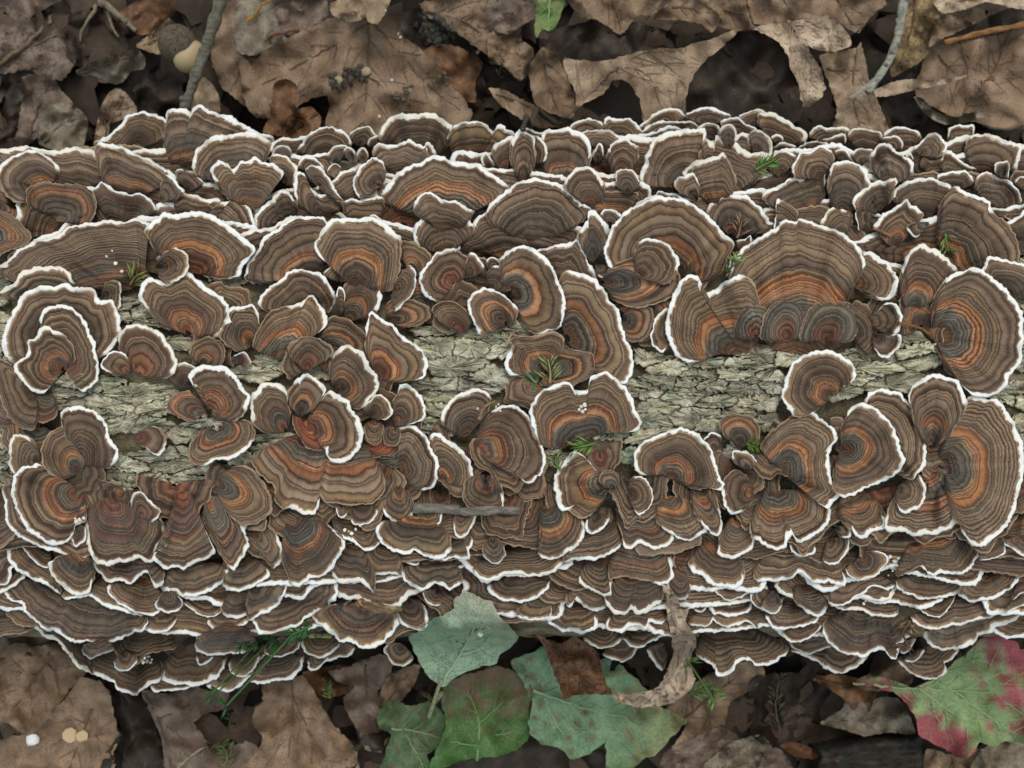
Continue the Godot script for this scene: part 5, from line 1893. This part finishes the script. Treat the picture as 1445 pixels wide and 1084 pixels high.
func small_things() -> void:
	mat.vein_plain = plain("knot", lin(0.12, 0.11, 0.095), 0.85)
	var bark_grey := lin(0.19, 0.185, 0.165)
	twig("thick dark grey twig leaning on the litter beside the acorn, top left", "322 -30 311 0 300 38 284 84 270 124 258 158", 0.0030, 0.0024, bark_grey, 0.0, 0.052)
	twig("lichened blue-grey twig with a broken end, hanging in at the top right", "1284 -30 1275 0 1270 38 1258 78 1240 108 1222 134", 0.0022, 0.0017, lin(0.42, 0.43, 0.41), 0.0, 0.066, ["1240 108 1226 120 1196 142", "1270 42 1264 20"])
	twig("thin bent brown twig crossing the upper left corner", "-20 102 0 90 36 64 80 24 108 2 124 -20", 0.0011, 0.0009, lin(0.24, 0.19, 0.14), 0.002)
	twig("pale forked twig at the top edge, upper left", "118 -20 140 4 160 16 180 32 196 48", 0.0022, 0.0012, lin(0.30, 0.26, 0.20), 0.003, -1.0, ["142 8 124 28 112 62", "150 12 160 40 170 56"])
	twig("rusty bare stalk running to the right edge, top right corner", "1333 60 1360 53 1400 43 1440 36 1470 28", 0.0013, 0.0016, lin(0.36, 0.19, 0.085), 0.0, 0.056, [], "stalk")
	twig("short rusty pine needle at the top edge right of the dark twig", "348 30 366 16 388 -4", 0.0009, 0.0006, lin(0.45, 0.25, 0.08), 0.002, -1.0, [], "pine_needle")
	twig("short reddish stalk lying on the grey leaf at the top edge", "380 52 402 46 426 41", 0.0011, 0.0009, lin(0.30, 0.16, 0.11), 0.002, -1.0, [], "stalk")
	twig("bluish grey twig lying across the brackets below the middle", "584 716 610 717 640 718 656 722 690 720 736 720", 0.0020, 0.0015, lin(0.25, 0.235, 0.235), 0.0012)
	twig("thin dark arched rootlet at the right edge, under the grey-brown oak leaf", "1386 176 1404 182 1424 183 1450 176", 0.0008, 0.0006, lin(0.16, 0.14, 0.13), 0.003, -1.0, [], "rootlet")
	twig("dark stick half hidden along the brackets' upper edge", "738 182 770 176 812 170", 0.0016, 0.0014, lin(0.11, 0.095, 0.08), 0.004)
	twig("pale green leaf stalk right of the dark green sprig", "424 897 446 896 472 898", 0.0016, 0.0012, lin(0.33, 0.42, 0.14), 0.002, -1.0, [], "stalk")
	twig("pale stalk of the grey-green toothed leaf", "624 960 612 975 604 984", 0.0011, 0.0009, lin(0.40, 0.42, 0.28), 0.002, -1.0, [], "stalk")
	twig("short cut green stalk between the green leaves", "598 978 612 977 628 976", 0.0013, 0.0013, lin(0.42, 0.46, 0.26), 0.004, -1.0, [], "stalk")
	twig("rust-brown straw lying in the gap of the bark, right of the middle", "1268 456 1292 462 1322 478", 0.0006, 0.0005, lin(0.26, 0.12, 0.06), 0.001, -1.0, [], "straw")
	twig("thin rusty straw across the upper right brackets", "1232 322 1246 328 1262 336", 0.0006, 0.0005, lin(0.38, 0.21, 0.13), 0.001, -1.0, [], "straw")
	twig("brown dry straw on the bracket above the toothed leaf", "676 592 684 574 704 564", 0.0006, 0.0004, lin(0.38, 0.26, 0.15), 0.001, -1.0, [], "straw")
	twig("pale dead twig on the lower left leaves", "252 1078 286 1056 318 1042", 0.0009, 0.0006, lin(0.38, 0.33, 0.26), 0.002, -1.0, ["300 1050 284 1044", "290 1054 282 1074"])
	var acorn := thing("acorn", "brown and cream acorn beside the thick dark twig, top left", "acorn", spot(262, 72, 0.030))
	var prof := CapsuleMesh.new()
	prof.radius = 0.0066
	prof.height = 0.0185
	var nut := part("nut", prof, plain("acorn_nut", lin(0.40, 0.31, 0.18), 0.45), acorn)
	nut.rotation_degrees = Vector3(70, 0, 32)
	nut.position = Vector3(0.0022, 0.0005, 0.0030)
	var cup := SphereMesh.new()
	cup.radius = 0.0104
	cup.height = 0.0190
	var cupm := plain("acorn_cup", lin(0.13, 0.105, 0.075), 0.8)
	cupm.albedo_texture = (mat.spot as StandardMaterial3D).albedo_texture
	var cu := part("cup", cup, cupm, acorn)
	cu.position = Vector3(-0.004, 0.0005, -0.003)
	cu.rotation_degrees = Vector3(20, 0, 30)
	var green := lin(0.10, 0.20, 0.045)
	sprig("small bright green sprig on the upper right brackets", "1066 240 1080 232 1100 222", 0.008, 26, green * 1.2, green)
	sprig("pale green sprig at the left end of the widest orange-banded bracket", "1026 384 1034 370 1044 352", 0.008, 16, lin(0.24, 0.34, 0.13), green)
	sprig("dead brown sprig above the widest orange-banded bracket", "1040 336 1044 322 1048 308", 0.008, 14, lin(0.25, 0.16, 0.10), lin(0.2, 0.12, 0.08))
	sprig("green sprig standing on the orange brackets near the centre", "776 540 776 522 772 502", 0.009, 22, lin(0.20, 0.23, 0.09), lin(0.3, 0.22, 0.12))
	sprig("bright green sprig on the bark above the middle brackets", "838 626 822 630 800 634", 0.008, 18, green * 1.3, green)
	sprig("thin green sprig in the hollow beside the middle bark", "792 664 784 652 786 640", 0.007, 10, lin(0.17, 0.2, 0.08), green)
	sprig("dark green sprig on the lowest brackets, lower left of centre", "440 882 414 894 384 902 332 910", 0.0075, 130, lin(0.035, 0.115, 0.035), lin(0.06, 0.12, 0.04))
	sprig("light green sprig between the curled leaf and the right brackets", "968 930 982 944 1002 958", 0.009, 36, lin(0.22, 0.34, 0.10), green)
	sprig("light green sprig below the right brackets, lying on a brown leaf", "972 980 990 972 1012 966", 0.009, 36, lin(0.20, 0.30, 0.11), green)
	sprig("tiny green sprig on the far right upper bracket", "1334 330 1336 344 1340 358", 0.008, 8, lin(0.20, 0.26, 0.08), green)
	sprig("greyish green sprig upright at the bottom edge, lower left", "322 1090 320 1050 328 1002", 0.009, 70, lin(0.13, 0.17, 0.07), lin(0.2, 0.17, 0.1))
	sprig("small green sprig under the brackets, left of the lone low bracket", "466 986 462 968 458 950", 0.007, 14, lin(0.16, 0.23, 0.07), green)
	sprig("dead brown sprig caught on the white rims, lower right", "1284 876 1268 900 1252 918", 0.008, 40, lin(0.16, 0.095, 0.055), lin(0.15, 0.09, 0.05))
	sprig("dark dead sprig in the black hollow, lower right", "1100 1030 1094 990 1104 944", 0.010, 46, lin(0.11, 0.10, 0.065), lin(0.12, 0.1, 0.07), 0.004)
	sprig("dry brown sprig tuft on the upper left brackets, between two big brackets", "184 402 190 392 204 382", 0.010, 34, lin(0.20, 0.20, 0.08), lin(0.2, 0.14, 0.06))
	sprig("dead pale sprig on the top edge leaf, left of the green blade", "704 118 708 100 712 84", 0.009, 18, lin(0.22, 0.18, 0.13), lin(0.2, 0.16, 0.1))
	sprig("bits of moss in the bark crack at the right of the middle", "1054 626 1062 630 1072 628", 0.005, 40, lin(0.08, 0.14, 0.02), lin(0.1, 0.12, 0.03), 0.001, "moss_tuft")
	crumbs("white chip lying on the lower left leaves", "chip", "chip", "46 1042", 0.0036, lin(0.75, 0.76, 0.76), 0.0)
	var w := lin(0.72, 0.68, 0.58)
	crumbs("cream crumbs on the orange-banded bracket near the centre", "crumb_heap", "crumbs", "820 574 826 578 822 581 817 578 825 572", 0.00081, w)
	crumbs("cream crumbs on the round bracket left of the centre bark", "crumb_heap", "crumbs", "674 577 700 574 706 580 703 571", 0.00068, w)
	crumbs("white crumbs on the large lower left bracket", "crumb_heap", "crumbs", "106 732 112 733 118 731 114 735 108 736", 0.00081, w)
	crumbs("white crumbs on the lowest left brackets", "crumb_heap", "crumbs", "204 929 209 927 214 931 207 933 212 935 202 935", 0.00081, w)
	crumbs("white crumbs scattered over the lower right brackets", "crumb_heap", "crumbs", "1256 786 1262 792 1266 798 1260 806 1254 812 1268 788 1251 800 1219 852 1222 848", 0.00062, w)
	crumbs("white crumbs scattered on the brackets left of the lying twig", "crumb_heap", "crumbs", "486 748 492 750 502 747 508 742 496 753", 0.00056, w)
	crumbs("white flecks on the upper left bracket above the dry tuft", "crumb_heap", "crumbs", "158 354 163 372 172 383 150 362", 0.00062, w)
	crumbs("white flecks on the large oak leaf, top middle", "crumb_heap", "crumbs", "563 48 565 53 544 15 549 114 553 113 523 163 535 164 674 74", 0.00093, lin(0.6, 0.6, 0.57))
	crumbs("dark soil crumbs in a hole of the large oak leaf", "soil_heap", "soil", "474 118 480 110 488 104 494 112 486 122 478 126 500 108 506 100 492 98 470 106 510 112 482 96 496 120 502 92 514 104 468 122", 0.0014, lin(0.06, 0.05, 0.038), 0.6)
	crumbs("pale straw piece and yellow scrap on the large oak leaf", "crumb_heap", "crumbs", "474 110 478 113 482 116 516 102 522 104", 0.0022, lin(0.36, 0.30, 0.19), 0.2)
	crumbs("black crumbs right of the large oak leaf's stalk", "soil_heap", "soil", "596 24 604 30 612 36 600 40 608 48 616 52 622 44 626 34 618 26 606 56 614 60 628 54 590 32 598 50 634 46 640 56", 0.0016, lin(0.045, 0.043, 0.034), 0.6)
	crumbs("grey crumbs on the lower part of the large oak leaf", "soil_heap", "soil", "566 132 572 128 576 122 570 140 562 138 610 108 620 110 628 112", 0.0011, lin(0.12, 0.10, 0.075), 0.4)
	crumbs("single white crumb on the pale toothed leaf", "chip", "chip", "678 895", 0.0021, lin(0.75, 0.75, 0.72), 0.0)
	at(700, 0)
	leaf("green grass blade with a brown tip at the top edge", "blade", 0.046, Vector2(0, 8), 6, "24 -4 38 -4 36 6 33 14 29 17 25 16 22 21 21 14", "30 -4 28 14", "green")
	at(700, 380)
	leaf("tiny dark green leaf on the orange brackets near the centre", "deep", 0.17, Vector2(0, 0), 4, "16 57 20 56 23 60 22 65 20 67 19 62 16 60", "17 57 22 62", "green", true)
	at(350, 804)
	leaf("small torn orange leaf scrap on the lowest brackets, left of the toothed leaf", "amber", 0.09, Vector2(0, 0), 6, "60 17 70 18 78 20 85 21 82 24 78 24 76 27 74 24 68 23 62 20", "62 18 78 22", "", true)
	var wood := thing("rotten_wood", "black rotten wood chunk at the lower right, below the grey leaf strip", "wood")
	wood.position = spot(1225, 1060, 0.006)
	var pts := PackedVector3Array()
	var colors := PackedColorArray()
	var idx := PackedInt32Array()
	var nx := 60
	var ny := 22
	for i in nx + 1:
		for j in ny + 1:
			var q := i / float(nx)
			var r := j / float(ny)
			var x := lerpf(1136.0 + 14.0 * soft.get_noise_2d(r * 90.0, 0.0), 1312.0 + 22.0 * soft.get_noise_2d(r * 60.0, 50.0), q)
			var y := lerpf(1034.0 + 14.0 * sin(q * 2.4 + 2.0), 1120.0, r)
			var ed := minf(minf(q, 1.0 - q) * 9.0, minf(r, 1.0) * 5.0)
			var h := 0.004 + 0.026 * smoothstep(0.0, 1.0, ed) + 0.003 * soft.get_noise_2d(x * 0.7, y * 5.0) + 0.0014 * soft.get_noise_2d(x * 3.0, y * 14.0)
			pts.append(spot(x, y, h) - wood.position)
			var v := 0.035 + 0.05 * maxf(0.0, soft.get_noise_2d(x * 0.8, y * 6.0))
			colors.append(lin(v, v * 0.92, v * 0.85))
	for i in nx:
		for j in ny:
			var o := i * (ny + 1) + j
			idx.append_array([o, o + ny + 1, o + 1, o + 1, o + ny + 1, o + ny + 2])
	var up := smooth_normals(pts, idx)
	if up[(nx / 2) * (ny + 1) + ny / 2].y < 0.0:
		for q in range(0, idx.size(), 3):
			var s := idx[q]
			idx[q] = idx[q + 1]
			idx[q + 1] = s
	part("grain", sheet(pts, smooth_normals(pts, idx), colors, PackedVector2Array(), idx), mat.wood, wood)


const MARKS := [["thick dark twig", 268.0, 158.0], ["large dull oak leaf", 560.0, 185.0], ["wavy arched leaf", 880.0, 165.0], ["upright tan leaf", 1205.0, 178.0], ["widest bracket", 1125.0, 390.0],
	["ochre-ringed bracket", 1385.0, 465.0], ["brown-green tuft", 192.0, 395.0], ["three-bracket rosette", 85.0, 500.0], ["broad pale bark", 1000.0, 545.0], ["small upper bark patch", 66.0, 322.0],
	["upright central sprig", 775.0, 520.0], ["lying bluish twig", 660.0, 720.0], ["dark green sprig", 390.0, 900.0], ["pale toothed leaf", 665.0, 880.0], ["speckled curled leaf", 945.0, 920.0],
	["red and green leaf", 1350.0, 950.0], ["dead brown sprig", 1268.0, 900.0], ["bright upper sprig", 1083.0, 230.0], ["lone bark bracket", 1155.0, 540.0], ["hollow dark bracket", 412.0, 745.0],
	["cream-crumbed bracket", 820.0, 576.0], ["whitish bark patch", 205.0, 640.0], ["white-crumbed bracket", 110.0, 730.0], ["cracked central bark", 630.0, 520.0], ["white chip", 46.0, 1042.0]]
const COUNT := ["first", "second", "third", "fourth", "fifth", "sixth", "seventh", "eighth", "ninth", "tenth", "eleventh", "twelfth", "thirteenth", "fourteenth", "fifteenth", "sixteenth", "seventeenth", "eighteenth", "nineteenth", "twentieth"]


func look_of(k: Cap) -> String:
	var words := ""
	var area := k.seen * CELL * CELL
	if area > 6500.0:
		words = "large "
	elif area > 2600.0:
		words = "middling "
	elif area > 900.0:
		words = "small "
	else:
		words = "little-seen "
	var hue := "brown-banded"
	for s in k.style:
		if s[0] == "O":
			hue = "orange-banded"
			break
		elif s == "q":
			hue = "orange-based"
		elif s == "R":
			hue = "red-brown"
		elif s == "r":
			hue = "red-centred"
		elif s == "g":
			hue = "moss-darkened"
		elif s == "d":
			hue = "dark brown"
	words += hue
	return words + (" rimless bracket" if "n" in k.style else " bracket")


func name_caps(shown: Array[Cap]) -> void:
	var families := {}
	for k in shown:
		var p := Vector2(k.cx, k.cy)
		var near := 0
		var best := 1e9
		for i in MARKS.size():
			var d := p.distance_to(Vector2(MARKS[i][1], MARKS[i][2]))
			if d < best:
				best = d
				near = i
		var from := Vector2(MARKS[near][1], MARKS[near][2])
		var to := 0
		var most := -2.0
		for i in MARKS.size():
			var v := Vector2(MARKS[i][1], MARKS[i][2]) - from
			if i != near and v.length() > 90.0 and v.length() < 520.0:
				var q := v.normalized().dot((p - from).normalized()) if best > 1.0 else 0.0
				if q > most:
					most = q
					to = i
		var key := near * 100 + to
		if not families.has(key):
			families[key] = []
		families[key].append([best, k, near, to])
	var labels := {}
	for key: int in families:
		var list: Array = families[key]
		list.sort_custom(func(p, q): return p[0] < q[0])
		for i in list.size():
			labels[list[i][1]] = "%s, %s from the %s towards the %s" % [look_of(list[i][1]), COUNT[mini(i, 19)], MARKS[list[i][2]][0], MARKS[list[i][3]][0]]
	var fringe: Array = [SurfaceTool.new(), SurfaceTool.new()]
	var fringe_count := 0
	for i in shown.size():
		var k := shown[i]
		var mid := (k.a + k.b) * 0.5
		var where := spot(mid.x, mid.y, k.h[k.n / 2])
		var skin := band_materials[int(k.rnd * 977.0) % band_materials.size()]
		if i < 300:
			var meshes := mesh_cap(k, where)
			var o := thing("bracket_fungus", labels[k], "bracket fungus", where, "bracket fungus on the log")
			part("cap", meshes[0], skin, o)
			part("margin", meshes[1], mat.rim, o)
			part("pore_surface", meshes[2], mat.pores, o)
		else:
			var meshes := mesh_cap(k, Vector3.ZERO)
			for q in 2:
				(fringe[q] as SurfaceTool).append_from(meshes[q], 0, Transform3D())
			fringe_count += 1
	if fringe_count:
		var o := thing("small_brackets", "many small bracket fungi tucked between the larger ones along the log", "bracket fungi", Vector3.ZERO, "", "stuff")
		for q in 2:
			var m := part(["cap", "margin"][q], (fringe[q] as SurfaceTool).commit(), [band_materials[1], mat.rim][q], o)
			m.set_meta("kind", "stuff")


func _ready() -> void:
	rng.seed = 7
	soft.seed = 3
	soft.frequency = 0.02
	soft.fractal_octaves = 2
	var camera := Camera3D.new()
	camera.name = "camera"
	camera.fov = 45.0
	camera.near = 0.02
	camera.far = 50.0
	var lens := CameraAttributesPhysical.new()
	lens.frustum_focal_length = 28.97
	lens.frustum_focus_distance = 0.362
	lens.exposure_aperture = 13.0
	camera.attributes = lens
	add_child(camera)
	camera.transform = Transform3D(Basis(Vector3(1, 0, 0), Vector3(0, 0, -1), Vector3(0, 1, 0)), Vector3(0, EYE, 0))
	var env := Environment.new()
	env.background_mode = Environment.BG_SKY
	var sky := Sky.new()
	var sm := ProceduralSkyMaterial.new()
	sm.sky_top_color = Color(0.85, 0.88, 0.91)
	sm.sky_horizon_color = Color(0.62, 0.68, 0.66)
	sm.sky_curve = 0.2
	sm.ground_bottom_color = Color(0.12, 0.11, 0.08)
	sm.ground_horizon_color = Color(0.25, 0.25, 0.2)
	sky.sky_material = sm
	env.sky = sky
	env.tonemap_mode = Environment.TONE_MAPPER_LINEAR
	env.tonemap_exposure = 1.1
	env.sdfgi_enabled = true
	env.ssao_enabled = true
	env.ssil_enabled = true
	var world := WorldEnvironment.new()
	world.name = "world_environment"
	world.environment = env
	add_child(world)
	var sun := DirectionalLight3D.new()
	sun.name = "sun"
	sun.light_energy = 0.48
	sun.light_angular_distance = 24.0
	sun.light_color = Color(1.0, 0.97, 0.93)
	sun.shadow_enabled = true
	add_child(sun)
	sun.rotation_degrees = Vector3(-58, 160, 0)

	ground_grid.resize(GX * GY)
	id_grid.resize(GX * GY)
	for cl in GX * GY:
		ground_grid[cl] = log_height((cl / GX) * CELL - OFF) + 0.0035
		id_grid[cl] = -1
	make_materials()
	var soil := PlaneMesh.new()
	soil.size = Vector2(6, 6)
	var g := MeshInstance3D.new()
	g.name = "ground"
	g.mesh = soil
	g.material_override = plain("soil", lin(0.012, 0.009, 0.007))
	g.set_meta("kind", "structure")
	g.set_meta("label", "dark leaf mould ground under the litter")
	add_child(g)
	var log_thing := build_log()
	list_caps()
	grow_fungi()
	lay_bark(log_thing)
	scatter_litter()
	list_leaves()
	small_things()
